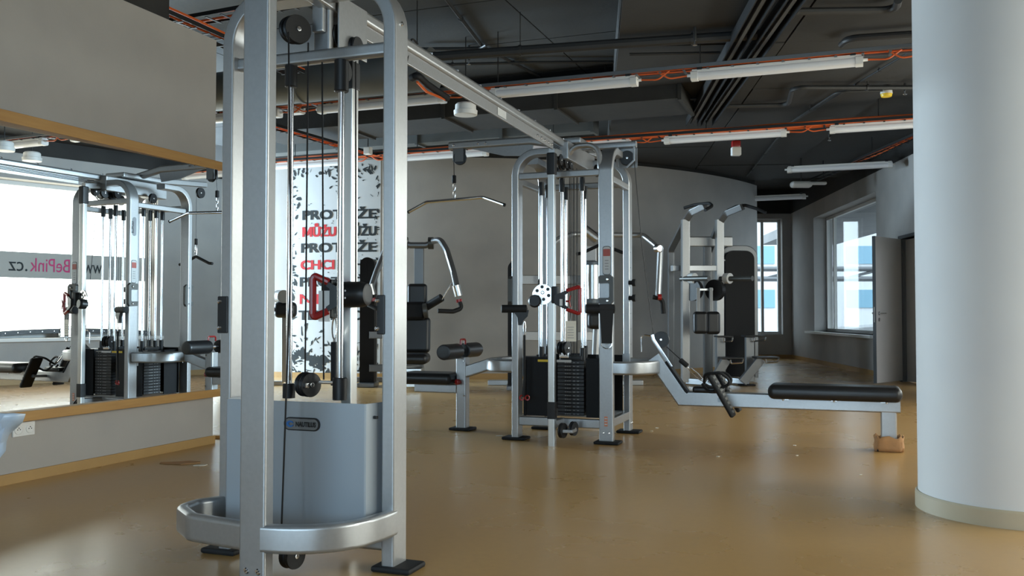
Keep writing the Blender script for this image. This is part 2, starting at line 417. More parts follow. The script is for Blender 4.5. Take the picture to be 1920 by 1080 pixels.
b = new(); quadbox(b, [rw(BX0 - .05, -.14, 0), rw(BX1 + .05, -.14, 0), rw(BX1 + .05, .28, 0), rw(BX0 - .05, .28, 0)], .615, .66); link('window_sill', b, 'white', w6)
window('window_4', lambda s, o, z: V((s, -3.6 - o, z)), -4.5, 2.5, .45, 3.05, .15, [-2.2, .1])
window('window_5', lambda s, o, z: V((-12.6 - o, s, z)), 8.8, 13.0, .5, 3.1, .15, [10.2, 11.6])
# printed grey band with the web address stuck on the shop window
bz0, bz1 = 1.54, 1.92
def rwl(s, z, o=.292): return rw(s, o, z)
BS = Thing('window_decal', 'grey strip with a pink and black web address across the mirrored shop window', 'decal', rw(BW0 + .1, .28, bz0))
b = new(); quadbox(b, [rw(BW0 + .03, .276, 0), rw(BW1 - .03, .276, 0), rw(BW1 - .03, .28, 0), rw(BW0 + .03, .28, 0)], bz0, bz1); BS.add('strip', b, 'band')
txt_s = 11.72
for t, mname, wd in (('www.', 'ink', .46), ('BePink', 'inkpink', .58), ('.cz', 'ink', .26)):
    BS.add('lettering', text_on(t, .29, rw(txt_s, .272, bz0 + .10), RD, Z, 0, wd), mname); txt_s += wd + .035
# doors
hin = rw(D0, -.01, 0); e = onz(1616, 724); ld = (e - hin); ld.z = 0; ld.normalize(); LW = .84
ln = V((-ld.y, ld.x, 0)); Rm = frame3(ld)
def dl_(x, y, z): return hin + ld * x + ln * y + Z * z
b = new(); box(b, dl_(LW / 2 + .01, 0, DH / 2 + .01), (LW, .045, DH - .02), Rm, .004)
d1 = struct('door_1', b, 'doorgrey')
b = new(); box(b, dl_(LW + .012, 0, DH / 2 + .01), (.006, .047, DH - .02), Rm); link('door_edge', b, 'doorframe', d1)
vs = -1 if (dl_(.5, -1, 0) - C0).length < (dl_(.5, 1, 0) - C0).length else 1
for sd in (vs, -vs):
    b = new(); xk = LW - .07
    lathe(b, dl_(xk, sd * .022, 1.02), ln * sd, [(0, .027), (.008, .027), (.012, .012), (.045, .010), (.05, .010)], 14)
    tube(b, fil([dl_(xk, sd * .06, 1.02), dl_(xk - .02, sd * .065, 1.02), dl_(xk - .15, sd * .06, 1.02)], .02), .010, 8)
    h = link('handle', b, 'chrome', d1)
    b = new(); lathe(b, dl_(xk, sd * .022, .93), ln * sd, [(0, .027), (.008, .027), (.011, .02)], 14); link('lock_rosette', b, 'chrome', d1)
b = new(); box(b, dl_(LW + .016, 0, 1.0), (.004, .022, .22), Rm); link('lock_plate', b, 'chrome', d1)
sm = rws(1733)
b = new()
for a, c in ((D0 - .06, D0), (D1, D1 + .06)): quadbox(b, [rw(a, -.02, 0), rw(c, -.02, 0), rw(c, .14, 0), rw(a, .14, 0)], 0, DH + .05)
quadbox(b, [rw(D0 - .06, -.02, 0), rw(D1 + .06, -.02, 0), rw(D1 + .06, .14, 0), rw(D0 - .06, .14, 0)], DH, DH + .05)
struct('trim_2', b, 'doorframe')
b = new(); quadbox(b, [rw(D0 + .005, .07, 0), rw(sm, .12, 0), rw(sm, .165, 0), rw(D0 + .005, .115, 0)], .01, DH - .01)
d2 = struct('door_2', b, 'doorgrey')
b = new(); quadbox(b, [rw(sm, .12, 0), rw(sm + .008, .12, 0), rw(sm + .008, .165, 0), rw(sm, .165, 0)], .01, DH - .01); link('door_edge', b, 'doorframe', d2)
# round column
cc = onz(1905, 993); cd = V((cc.x, cc.y, 0)).normalized(); CR = .455; cc = cc + cd * CR; cc.z = 0
CT = Thing('round_column', 'thick white round column with a beige skirting ring at its foot', 'column', cc)
b = new(); lathe(b, cc + Z * .0, Z, [(0, CR), (CZ, CR)], 96); CT.add('shaft', b, 'columnpaint')
b = new(); lathe(b, cc, Z, [(0, CR + .014), (.075, CR + .014), (.085, CR + .008), (.085, CR)], 96); CT.add('skirting_ring', b, 'skirtpale')

# ------------------------------------------------------------------ outside the windows
b = new(); bb(b, (-40, -30, -.5), (60, 90, -.16)); struct('ground_outside', b, 'asphalt')
OB = Thing('office_building', 'white office block with blue window bands seen through the far windows', 'building', (6, 52, 0))
oy = V((rt.x, rt.y, 0)); od = V((-rt.y, rt.x, 0)); oc = dep(1520, 600, 46); oc.z = 0
def ob(x, y, z): return oc + oy * x + od * y + Z * z
OB.loc = oc; OB.o.location = oc
Ro = frame3(oy)
b = new(); box(b, ob(0, 3, 5), (26, 6, 10.6), Ro); OB.add('walls', b, 'facade')
for i, z in enumerate((-.1 + 1.3, 3.4, 5.6, 7.8)):
    for k in range(9):
        b = new(); box(b, ob(-11.6 + k * 2.9, -.02, z + .6), (2.2, .08, .9), Ro); wn = OB.add('window', b, 'facadeglass')
b = new()
for z in (2.25, 2.6): tube(b, [ob(-9, -14, z), ob(14, -14, z)], .09, 8)
for k in range(9): tube(b, [ob(-9 + k * 2.8, -14, 2.25), ob(-7.6 + k * 2.8, -14, 2.6)], .05, 6)
for k in (-8, 0, 8): tube(b, [ob(k, -14, -.3), ob(k, -14, 2.3)], .10, 8)
single('pipe_bridge', b, 'tray', 'grey pipe bridge crossing in front of the white office block', 'pipe bridge', ob(-8, -14, -.3))
b = new(); prism(b, [(-9, -.2), (9, -.2), (9, 1.6), (-9, .25)], ob(0, -17, 0), oy, Z, 2.0)
single('access_ramp', b, 'concrete', 'sloping grey concrete ramp outside the far windows', 'ramp', ob(0, -17, -.2))
b = new(); quadbox(b, [rw(-6, .45, 0), rw(D1 + 1.5, .45, 0), rw(D1 + 1.5, 2.6, 0), rw(-6, 2.6, 0)], 3.05, 3.3)
single('canopy', b, 'concrete', 'grey canopy slab above the outside of the far windows', 'canopy', rw(2, 1.4, 3.05))

# ================================================================== front cable tower
FX, FY = -2.087, 3.25
T = Thing('cable_tower', 'tall silver cable tower in the foreground with a blue-grey weight cover', 'cable machine', (FX, FY, 0))
def arch_leg(T, x, y, cx, top=2.33, z0=.02, name='leg', wy=.112, wx=.056):
    pts = fil([(x, y, z0), (x, y, top), (cx, y, top)], .21, 8)
    return T.add(name, rtube(new(), pts, wy, wx, (0, 1, 0), .009, 3), 'silver')
def foot(T, x, y, sx, sy, under, rot=0):
    return T.add('foot', box(new(), (x, y, .012), (sx, sy, .024), rot, .010), 'rubber', under)
RX, BX, LX, LY = -1.705, -2.472, -2.05, 2.835
legR = arch_leg(T, RX, FY, FX); legB = arch_leg(T, BX, FY, FX)
for lg, x in ((legR, RX + .02), (legB, BX - .02)): foot(T, x, FY, .17, .15, lg)
legL = T.add('leg', rtube(new(), [(LX, LY, .02), (LX, LY, 2.42)], .056, .112, (0, 1, 0), .009, 3), 'silver')
foot(T, LX, LY - .01, .15, .12, legL)
b = new()
for dx in (-.025, .025): bolt(b, (LX + dx, LY - .026, .075), -Y); bolt(b, (LX + dx + .005, LY - .026, .07), -Y)
T.add('foot_bolts', b, 'bolt', legL, None, 'stuff')
b = new()
for zz in (2.16,): bolt(b, (RX + .026, FY, zz), X)
T.add('leg_bolt', b, 'bolt', legR)
# bowed base rail, right half and left half welded to the front post
def bow(cx, cy, ax, ay, a0, a1, n=18, p=2.6):
    o = []
    for k in range(n + 1):
        a = a0 + (a1 - a0) * k / n; c, s = math.cos(a), math.sin(a)
        o.append((cx + ax * math.copysign(abs(c) ** (2 / p), c), cy + ay * math.copysign(abs(s) ** (2 / p), s)))
    return o
pts = [(x, y, .19) for x, y in bow(FX - .01, FY - .03, .40, .395, 0, -PI / 2 + .13)]
T.add('base_rail', rtube(new(), pts, .105, .05, (0, 0, 1), .018, 3), 'silver')
pts = fil([(BX, FY - .03, .19), (BX - .062, FY - .15, .19), (BX - .045, FY - .26, .19), (BX + .10, FY - .37, .19), (LX - .04, LY, .19)], .09, 6)
T.add('base_rail', rtube(new(), pts, .105, .05, (0, 0, 1), .018, 3), 'silver')
# cross bars at the head
T.add('cross_bar', rtube(new(), [(BX, FY, 2.065), (RX, FY, 2.065)], .05, .055, (0, 1, 0), .016, 3), 'silver')
T.add('cross_bar', rtube(new(), [(BX, FY, .10), (RX, FY, .10)], .05, .06, (0, 1, 0), .016, 3), 'silver')
T.add('head_spine', rtube(new(), [(LX, LY, 2.335), (FX, FY + .25, 2.335)], .06, .09, (1, 0, 0), .014, 3), 'silver')
b = new(); bb(b, (-2.14, 3.33, 2.09), (-2.06, 3.37, 2.36), .012); bb(b, (-2.13, 3.30, 2.19), (-2.075, 3.33, 2.36), .008)
T.add('head_bracket', b, 'silver')
b = new(); bb(b, (-2.10, 3.36, 2.13), (-2.092, 3.60, 2.36), .002); bb(b, (-2.04, 3.36, 2.13), (-2.032, 3.60, 2.36), .002); T.add('pulley_bracket', b, 'silver')
pulley(T, (-2.19, 3.25, 2.192), (1, -.55, 0), .058, .026); pulley(T, (-2.15, 3.225, 2.182), (1, -.55, 0), .060, .026)
pulley(T, (-2.065, 3.40, 2.195), (1, 0, 0), .050, .028); pulley(T, (-2.02, 3.48, 2.165), (1, 0, 0), .045, .028); pulley(T, (-1.99, 3.33, 2.02), (1, 0, 0), .045, .028)
# weight cover
cy0 = 3.13; xa, xb = -2.43, -1.768
b = new()
pl = [(xa, cy0 + .20), (xa, cy0 + .02), (xa + .02, cy0), (xb - .004, cy0), (xb + .002, cy0 + .004), (xb + .022, cy0 + .10)]
for i in range(len(pl)): pass
outer = pl; inner = [(xa + .004, cy0 + .20), (xa + .004, cy0 + .022), (xa + .022, cy0 + .004), (xb - .006, cy0 + .004), (xb - .003, cy0 + .007), (xb + .018, cy0 + .10)]
polybox(b, outer + inner[::-1], .12, .655); cov = T.add('weight_cover', b, 'silver')
cov.data.materials[0] = mat('coverpaint', (.36, .40, .44), .38, .3)
b = new(); prism(b, rrect(.012, .012, .003), (xb + .012, cy0 + .05, .60), (.22, 1, 0), Z, .03); T.add('cover_screw', b, 'black', cov)
b = new(); prism(b, rrect(.165, .052, .025, 6), (-2.05, cy0 - .003, .567), X, Z, .006); lg = T.add('badge', b, 'black', cov, 'black rimmed oval badge reading NAUTILUS')
b = new(); prism(b, rrect(.153, .042, .020, 6), (-2.05, cy0 - .007, .567), X, Z, .003); T.add('badge_face', b, 'badge', cov)
T.add('badge_lettering', text_on('NAUTILUS', .026, (-2.075, cy0 - .010, .558), X, Z, .0009, .092), 'black', cov)
b = new(); prism(b, [(.017 * math.cos(t) * (1 if k < 15 else .62) - (0 if k < 15 else -.004), .013 * math.sin(t) * (1 if k < 15 else .5)) for k, t in enumerate([PI * .15 + PI * 1.75 * i / 14 for i in range(15)] + [PI * 1.9 - PI * 1.75 * i / 14 for i in range(15)])], (-2.101, cy0 - .010, .567), X, Z, .002)
T.add('badge_swirl', b, 'blue', cov)
# weight stack behind the cover
def stack(T, cx, cy, z0, n, wx, wy, ph=.028, gap=.003, name='weight_plate'):
    b = new(); bb(b, (-wx / 2, -wy / 2, 0), (wx / 2, wy / 2, ph), .003); o = None
    for k in range(n):
        loc = V((cx, cy, z0 + k * (ph + gap))) - T.loc
        if o is None: o = link(name, b, 'plates', T.o); o.location = loc
        else:
            c = o.copy(); COL.objects.link(c); c.parent = T.o; c.location = loc
    return z0 + n * (ph + gap)
zt = stack(T, -2.075, FY + .02, .17, 14, .30, .14)
def rod(T, p0, p1, r=.0125, cap=.03, capb=True, captop=.09, capbot=.06):
    o = T.add('guide_rod', cyl(new(), p0, p1, r, 14), 'chrome')
    p0, p1 = V(p0), V(p1); d = (p1 - p0).normalized()
    T.add('rod_collar', lathe(new(), p1 - d * captop, d, [(0, cap * .9), (.004, cap), (captop, cap)], 14), 'black', o)
    if capb: T.add('rod_collar', lathe(new(), p0, d, [(0, cap), (capbot - .003, cap), (capbot, cap * .9)], 14), 'black', o)
    return o
rod(T, (-2.195, FY, .655), (-2.195, FY, 2.04), .0125, .026)
rod(T, (-1.953, FY, .655), (-1.953, FY, 2.04), .0135, .030, captop=.13, capbot=.09)
# adjustable column with sliding carriage
CY = 3.45
T.add('column', rtube(new(), [(-2.028, CY, .06), (-2.028, CY, 2.14)], .055, .05, (0, 1, 0), .006), 'brushed')
T.add('column_clamp', box(new(), (-2.03, CY, 2.03), (.062, .068, .12), None, .006), 'black')
b = new(); lathe(b, (-2.06, 3.40, 1.085), (1, .05, 0), [(0, .035), (.004, .052), (.055, .056), (.12, .054), (.145, .046), (.15, .03)], 24); car = T.add('carriage', b, 'black')
b = new(); lathe(b, (-1.985, 3.345, 1.10), -Y, [(0, .0045), (.004, .0045)], 8); lathe(b, (-1.985, 3.345, 1.07), -Y, [(0, .0045), (.004, .0045)], 8); T.add('carriage_screws', b, 'bolt', car, None, 'stuff')
b = new(); bb(b, (-2.115, 3.36, .985), (-2.06, 3.43, 1.15), .008); T.add('carriage_arm', b, 'black', car)
b = new(); bolt(b, (-2.10, 3.36, 1.075), -Y, .006); bolt(b, (-2.10, 3.36, 1.055), -Y, .006); T.add('carriage_screws', b, 'bolt', car, None, 'stuff')
pulley(T, (-2.075, 3.22, .715), (1, -.35, 0), .050, .024, name='stack_pulley'); pulley(T, (-2.105, 3.235, .715), (1, -.35, 0), .050, .024, name='stack_pulley')
b = new(); box(b, (-2.09, 3.19, .715), (.07, .012, .020), frame3((1, -.35, 0)), .003); box(b, (-2.0, 3.24, .725), (.09, .014, .014), None, .004); T.add('pulley_yoke', b, 'chrome')
pulley(T, (-2.02, 3.02, .08), (1, -.2, 0), .050, .045, name='floor_pulley')
b = new()
for pts in ([ony(541, 60, 3.16), ony(545, 500, 3.08), (-2.07, 3.02, .13)], [ony(578, 80, 3.23), ony(572, 712, 3.23)], [ony(604, 100, 3.24), ony(607, 712, 3.24)], [ony(667, 115, 3.42), ony(667, 530, 3.42)]):
    o = T.add('cable', tube(new(), pts, .0036, 6), 'black')
# carabiner, black hanging strap below the carriage
b = new(); pts = [V((-2.062, 3.385, .985)) + V((.011 * math.cos(t), 0, -.045 + .045 * math.sin(t))) for t in [2 * PI * k / 16 for k in range(16)]]
sweep(b, pts, circ(.0035, 6), None, True); tube(b, [(-2.062, 3.385, .99), (-2.062, 3.385, 1.005)], .005, 6); tube(b, [(-2.062, 3.385, .895), (-2.062, 3.385, .88)], .006, 6); T.add('carabiner', b, 'chrome', car)
b = new(); bb(b, (-2.075, 3.375, .70), (-2.050, 3.395, .885), .004); T.add('cable_stop', b, 'rubber', car)
# bumper plates on the legs
for x, yy in ((RX - .030, FY - .045), (BX - .012, FY - .045)):
    b = new(); box(b, (x, yy, 1.0), (.034 if x > -2 else .05, .036, .155), None, .004); bp = T.add('bumper_plate', b, 'black')
    b = new()
    for dz in (-.055, .055): bolt(b, (x - .012, yy - .016, 1.0 + dz), V((-.6, -1, 0)), .009, .012)
    T.add('bumper_screws', b, 'bolt', bp, None, 'stuff')
b = new(); prism(b, rrect(.05, .022, .001), (RX + .027, FY - .01, .115), Y, Z, .001); T.add('sticker', b, 'sticker')
# red handle parked on the carriage, with its paper tag
H = Thing('pull_stirrup', 'dark red stirrup handle with a pale tag on the foreground tower', 'handle', ony(600, 555, 3.36))
def stirrup(H, org, ux, uy, s, k=1.0, gr=.062, red='red'):
    """trapezoid handle: narrow black web near the origin, wide red grip at ux = s"""
    o = V(org); ux, uy = V(ux).normalized(), V(uy).normalized()
    P = lambda x, y: o + ux * x + uy * (y * k)
    pts = fil([P(.45 * s, .33 * s), P(.92 * s, .47 * s), P(.98 * s, .40 * s), P(.98 * s, -.40 * s), P(.92 * s, -.47 * s), P(.45 * s, -.33 * s)], .05 * s, 4)
    H.add('grip', tube(new(), pts, gr * s, 10), red)
    b = new(); prism(b, [(x_, y_ * k) for x_, y_ in [(0, .16 * s), (.14 * s, .22 * s), (.52 * s, .37 * s), (.52 * s, .24 * s), (.40 * s, .18 * s), (.40 * s, -.18 * s), (.52 * s, -.24 * s), (.52 * s, -.37 * s), (.14 * s, -.22 * s), (0, -.16 * s)]], o, ux, uy, .10 * s)
    H.add('web', b, 'black')
stirrup(H, ony(640, 556, 3.36), -rt, Z, .122, 1.5, .125)
b = new(); box(b, ony(608, 574, 3.34), (.048, .002, .13), frame3(rt), .0); H.add('tag', b, 'white')

# crossover beam to the rear tower
B = Thing('crossover_beam', 'long silver overhead beam running from the foreground tower to the rear tower', 'beam', (-2.09, 3.5, 2.27))
p0, p1 = V((-2.088, 3.50, 2.0)), V((-2.15, 7.0, 2.0))
bd = (p1 - p0).normalized(); bs = V((bd.y, -bd.x, 0))
B.add('top_tube', rtube(new(), [p0 + Z * .358, p1 + Z * .358], .062, .05, Z, .02, 3), 'silver')
b = new(); rtube(b, [p0 + Z * .298, p1 + Z * .298 - bd * .35], .07, .014, Z, .004); B.add('web_plate', b, 'silver')
b = new()
for k in range(9): bolt(b, p0 + bd * (.55 + .36 * k) + Z * .392, Z, .012, .010)
for k in range(5): bolt(b, p0 + bd * (2.75 + .09 * k) + Z * .295 + bs * .008, bs, .010, .008)
B.add('bolts', b, 'bolt', None, None, 'stuff')
b = new(); prism(b, rrect(.16, .05, .002), p0 + bd * 2.0 + Z * .30 + bs * .009, bd, Z, .001); B.add('sticker', b, 'sticker')
b = new(); tube(b, fil([p0 + bd * .75 + Z * .40, p0 + bd * .72 + Z * .43 - bs * .02, p0 + bd * .60 + Z * .27 + bs * .01], .03), .005, 6); B.add('hook', b, 'black')
for k in range(3): B.add('cable', tube(new(), [p0 + Z * (.318 - .012 * k) - bs * .012, p1 + Z * (.318 - .012 * k) - bs * .012], .0036, 6), 'black')
for k, (dy, r) in enumerate(((3.35, .045), (3.47, .05), (3.55, .045))): pulley(B, p0 + bd * dy + Z * .215 + bs * (.0 + .012 * k), X, r, .028)

# ================================================================== rear four-station tower
MX, MY, LXO, LYO = -2.17, 7.31, .37, .36
T = Thing('multi_station_tower', 'silver four-legged multi-station weight tower in the middle of the hall', 'weight machine', (MX, MY, 0))
legs = {}
for sx in (-1, 1):
    for sy in (-1, 1):
        x, y = MX + sx * LXO, MY + sy * LYO
        if sx * sy > 0: lg = arch_leg(T, x, y, MX, 2.30)
        else:
            pts = fil([(x, y, .02), (x, y, 2.30), (x, MY, 2.30)], .21, 8); lg = T.add('leg', rtube(new(), pts, .112, .056, X, .009, 3), 'silver')
        legs[sx, sy] = lg
        foot(T, x + sx * .01, y, .20, .15, lg)
        b = new()
        for dy in (-.022, .022): bolt(b, (x + sx * .028, y + dy, .085) if sx * sy > 0 else (x + dy, y - .028, .085), X * sx if sx * sy > 0 else -Y, .009)
        T.add('foot_bolts', b, 'bolt', lg, None, 'stuff')
for sy in (-1, 1):
    y = MY + sy * LYO
    T.add('cross_bar', rtube(new(), [(MX - LXO, y, 2.115), (MX + LXO, y, 2.115)], .05, .055, Y, .014), 'silver')
    T.add('cross_bar', rtube(new(), [(MX - LXO, y, .15), (MX + LXO, y, .15)], .05, .07, Y, .010), 'silver')
for sx in (-1, 1):
    x = MX + sx * LXO
    T.add('cross_bar', rtube(new(), [(x, MY - LYO, 2.08), (x, MY + LYO, 2.08)], .05, .055, X, .014), 'silver')
    T.add('cross_bar', rtube(new(), [(x, MY - LYO, .15), (x, MY + LYO, .15)], .05, .07, X, .010), 'silver')
T.add('hub', box(new(), (MX, MY - .02, 2.30), (.16, .80, .15), None, .014), 'silver')
T.add('hub_cap', box(new(), (MX, MY, 2.405), (.26, .5, .05), None, .012), 'silver')
# booms and head pulleys
bo = T.add('boom', rtube(new(), fil([(MX + .02, MY, 2.40), (MX - .38, MY, 2.475), (-3.30, MY, 2.475)], .1), .06, .07, Y, .02, 3), 'silver')
b = new(); prism(b, [(-.95, .0), (-.35, .0), (-.38, -.10), (-.62, -.085)], (MX, MY, 2.445), X, Z, .012); T.add('gusset', b, 'silver', bo)
b = new(); bb(b, (-3.26, MY - .025, 2.33), (-3.16, MY - .021, 2.46)); bb(b, (-3.26, MY + .021, 2.33), (-3.16, MY + .025, 2.46)); T.add('pulley_bracket', b, 'darksilver', bo)
pulley(T, (-3.205, MY, 2.365), (.25, -1, 0), .060, .03, bo)
b = new(); bolt(b, (-3.25, MY - .036, 2.475), -Y); bolt(b, (-2.95, MY - .036, 2.475), -Y); bolt(b, (-3.02, MY - .036, 2.475), -Y); T.add('boom_bolts', b, 'bolt', bo, None, 'stuff')
bo = T.add('boom', rtube(new(), [(MX, MY, 2.385), (-1.64, MY, 2.385)], .06, .05, Y, .012), 'silver')
b = new(); rtube(b, [(-1.652, MY - .034, 2.36), (-1.652, MY - .034, 2.25), (-1.715, MY - .034, 2.195)], .006, .016, Y, .002); rtube(b, [(-1.79, MY - .034, 2.36), (-1.79, MY - .034, 2.20)], .006, .022, Y, .002); bb(b, (-1.80, MY + .034, 2.20), (-1.64, MY + .04, 2.36)); T.add('pulley_bracket', b, 'silver', bo, None, 'stuff')
pulley(T, (-1.715, MY - .01, 2.275), (.2, -1, 0), .060, .035, bo)
bo = T.add('boom', rtube(new(), [(MX, MY, 2.40), (MX, MY + 1.02, 2.47)], .07, .06, X, .014), 'silver')
pulley(T, (MX, MY + .95, 2.37), (1, 0, 0), .060, .03, bo)
for p in ((MX - .03, MY - .24, 2.22), (MX + .035, MY - .24, 2.20), (MX - .16, MY + .1, 2.2), (MX + .2, MY + .02, 2.19)): pulley(T, p, (1, -.15, 0), .052, .03)
# four weight stacks, one to each side, with their guide rods
zt = .20
for k, (cx, cy, wx, wy) in enumerate(((MX + .06, MY - .25, .22, .11), (MX + .25, MY + .02, .11, .22), (MX - .06, MY + .25, .22, .11), (MX - .25, MY - .02, .11, .22))):
    top = stack(T, cx, cy, .20, 15, wx, wy, .0265, .0025)
    al = X if wx > wy else Y
    for sgn in (-1, 1):
        p = V((cx, cy, 0)) + al * (sgn * .085)
        rod(T, p + Z * (top + .001), p + Z * 2.10, .0115, .022, captop=.11, capbot=.10)
    b = new(); box(b, (cx, cy, top + .02), (wx * .8, wy * .8, .03), None, .005); ht = T.add('head_plate', b, 'black')
    nrm = {0: -Y, 1: X, 2: Y, 3: -X}[k]; dist = .057
    b = new()
    for q in range(15):
        for off in (-.040, -.022, -.004, .030, .062):
            c = V((cx, cy, .213 + q * .029)) + nrm * dist + al * off
            box(b, c, (.013 if off < 0 else .016, .0012, .006) if k in (0, 2) else (.0012, .016, .006))
    T.add('plate_numbers', b, 'greyprint', None, None, 'stuff')
    for off in (-.03, .0, .03):
        T.add('cable', tube(new(), [V((cx, cy, top)) + al * off * .8 - nrm * .03, V((cx, cy, 2.18)) + al * off - nrm * .03], .0035, 6), 'black')
# dark side covers of the stacks
for lo, hi in (((MX - .335, MY - .31, .19), (MX - .12, MY - .30, .66)), ((MX + .19, MY - .31, .19), (MX + .335, MY - .30, .655)), ((MX + .31, MY - .33, .19), (MX + .32, MY - .10, .64)), ((MX - .32, MY - .33, .19), (MX - .31, MY - .16, .64)), ((MX - .32, MY + .12, .19), (MX - .31, MY + .33, .64)), ((MX - .335, MY + .30, .19), (MX + .335, MY + .31, .66))):
    T.add('stack_cover', bb(new(), lo, hi), 'smoked')
b = new(); bb(b, (MX - .21, MY - .318, .622), (MX - .07, MY - .312, .640)); T.add('cover_label', b, 'yellow', None, 'small yellow label')
b = new(); bb(b, (MX - .05, MY - .318, .622), (MX + .07, MY - .312, .640)); T.add('cover_label', b, 'sticker')
pulley(T, (MX + .03, MY - .30, .73), (1, -.25, 0), .058, .026, name='stack_pulley'); pulley(T, (MX - .02, MY - .29, .73), (1, -.25, 0), .058, .026, name='stack_pulley')
b = new(); bb(b, (MX - .03, MY - .32, .655), (MX + .05, MY - .27, .70), .006); T.add('pulley_yoke', b, 'chrome')
# bowed shoulder rails, left and right
for sx in (-1, 1):
    a0, a1 = (-PI / 2, PI / 2) if sx > 0 else (PI / 2, 1.5 * PI)
    pts = [(x, y, .585) for x, y in bow(MX + sx * (LXO + .0), MY, .33, LYO, a0, a1, 20, 2.7)]
    T.add('shoulder_rail', rtube(new(), pts, .105, .05, Z, .018, 3), 'silver')
    b = new()
    for sy in (-1, 1): bb(b, (MX + sx * LXO - .03, MY + sy * LYO - sy * .062 - .006, .50), (MX + sx * LXO + .03, MY + sy * LYO - sy * .062 + .006, .67), .002)
    T.add('rail_flange', b, 'silver', None, None, 'stuff')
# front cable column with adjustable carriage
cx, cy = -2.165, 6.70
T.add('column', rtube(new(), [(cx, cy, .0), (cx, cy, 2.12)], .05, .052, Y, .006), 'brushed')
T.add('column_clamp', box(new(), (cx, cy, 2.16), (.068, .07, .17), None, .01), 'black')
T.add('column_sleeve', box(new(), (cx, cy, .27), (.062, .060, .13), None, .004), 'black')
T.add('column_arm', rtube(new(), [(cx, cy, .16), (cx, MY - LYO, .16)], .05, .06, X, .01), 'silver')
T.add('column_arm', rtube(new(), [(cx, cy, 2.25), (cx, MY - LYO, 2.28)], .05, .06, X, .01), 'silver')
pulley(T, (cx + .075, cy + .03, .115), (1, -.2, 0), .058, .03, name='floor_pulley'); pulley(T, (cx + .14, cy + .10, .125), (1, -.2, 0), .055, .03, name='floor_pulley')
b = new(); bb(b, (cx + .055, cy + .0, .10), (cx + .16, cy + .13, .125), .004); T.add('pulley_yoke', b, 'silver')
# selector disc with holes
dc = ony(1018, 552, 6.66)
seg = 28; b = new()
def ring_plate(bm, c, ax, R, holes, th, n=40):
    ax = V(ax).normalized(); s = ax.cross(Z).normalized(); u = s.cross(ax)
    lathe(bm, V(c) - ax * th / 2, ax, [(0, R * .98), (th * .2, R), (th * .8, R), (th, R * .98)], n)
    return [V(c) + s * hx + u * hy for hx, hy in holes]
hp = ring_plate(b, dc, (.25, -1, 0), .080, [(.048 * math.cos(k * PI / 3 + .4), .048 * math.sin(k * PI / 3 + .4) + .01) for k in range(6)], .012)
sd = T.add('selector_disc', b, 'brushed')
b = new()
for p in hp: lathe(b, p + V((.25, -1, 0)).normalized() * .004, (.25, -1, 0), [(0, .013), (.004, .013)], 12)
T.add('disc_holes', b, 'black', sd, None, 'stuff')
b = new(); bolt(b, dc + V((.0, -.008, .014)), (.25, -1, 0), .014); T.add('disc_bolt', b, 'bolt', sd)
b = new(); lathe(b, ony(1003, 566, 6.64), (.3, -1, .1), [(0, .045), (.05, .05), (.07, .04)], 16); T.add('carriage', b, 'black'); T.add('carriage_block', box(new(), ony(1041, 553, 6.66), (.05, .06, .13), None, .01), 'black')
# handle rests on the front legs
rl = ony(1143, 547, MY - LYO - .06)
def holder(T, c, ux, n, mname='darksilver'):
    ux = V(ux).normalized(); n = V(n).normalized()
    out = [(-.058, .105), (-.05, .118), (.03, .125), (.058, .10), (.058, -.08), (.04, -.105), (-.055, -.10), (-.058, -.055), (.02, -.055), (.026, -.045), (.026, .05), (.018, .06), (-.055, .058)]
    b = new(); prism(b, out, c, ux, Z, .03); h = T.add('handle_rest', b, mname)
    b = new(); bolt(b, V(c) + ux * .012 + Z * .088 + n * .016, n, .012); bolt(b, V(c) + ux * .012 - Z * .078 + n * .016, n, .012); T.add('rest_bolts', b, 'bolt', h, None, 'stuff')
    return h
lf = V((MX - LXO, MY - LYO, 0)); rf = V((MX + LXO, MY - LYO, 0))
holder(T, rf + V((.01, -.045, 1.185)), X, -Y, 'gunmetal')
T.add('head_tube', tube(new(), fil([(MX + .06, MY - LYO, 2.27), (MX + .12, MY - LYO, 2.335), (MX + LXO - .06, MY - LYO, 2.335), (MX + LXO - .045, MY - LYO, 2.12)], .10, 6), .022, 10), 'silver')
holder(T, lf + V((-.035, -.02, 1.185)), -Y, -X, 'gunmetal')
holder(T, V((MX - LXO - .035, MY + LYO, 1.19)), -Y, -X, 'gunmetal')
for p in ((MX + LXO + .0, MY + LYO),):
    for z in (1.14, 1.27): T.add('peg', lathe(new(), (p[0] + .02, p[1] - .05, z), X, [(0, .018), (.03, .018), (.032, .03), (.06, .03)], 14), 'rubber')
# stickers and badges
def pl(T, name, mname, c, ux, n, w_, h_, r=.001, th=.001, under=None):
    b = new(); ux = V(ux); prism(b, rrect(w_, h_, r, 3), V(c) + V(n) * .0288, ux, Z, th); return T.add(name, b, mname, under)
for c, ux, n in ((rf + V((.01, 0, 1.42)), X, -Y), (lf + V((0, 0, 1.42)), -Y, -X)):
    pl(T, 'sticker', 'black', c, ux, n, .066, .225, .02); s = pl(T, 'sticker', 'sticker', c, ux, V(n) * 1.02, .060, .215, .018)
    pl(T, 'sticker', 'stickred', c + Z * .062, ux, V(n) * 1.04, .056, .055, .004)
    for k in range(4): pl(T, 'sticker_print', 'greyprint', c - Z * (.0 + .022 * k), ux, V(n) * 1.04, .030, .006)
c = lf + V((0, 0, 1.86)); pl(T, 'badge', 'badge', c, -Y, -X, .045, .185, .022, .004)
T.add('badge_lettering', text_on('NAUTILUS', .032, c + V((-.031, -.010, .05)), -Z, -Y, .001, .115), 'black')
c = lf + V((0, -.05, 1.86)); b = new(); prism(b, rrect(.026, .185, .012, 3), c - Y * .001, X, Z, .004); T.add('badge', b, 'badge')
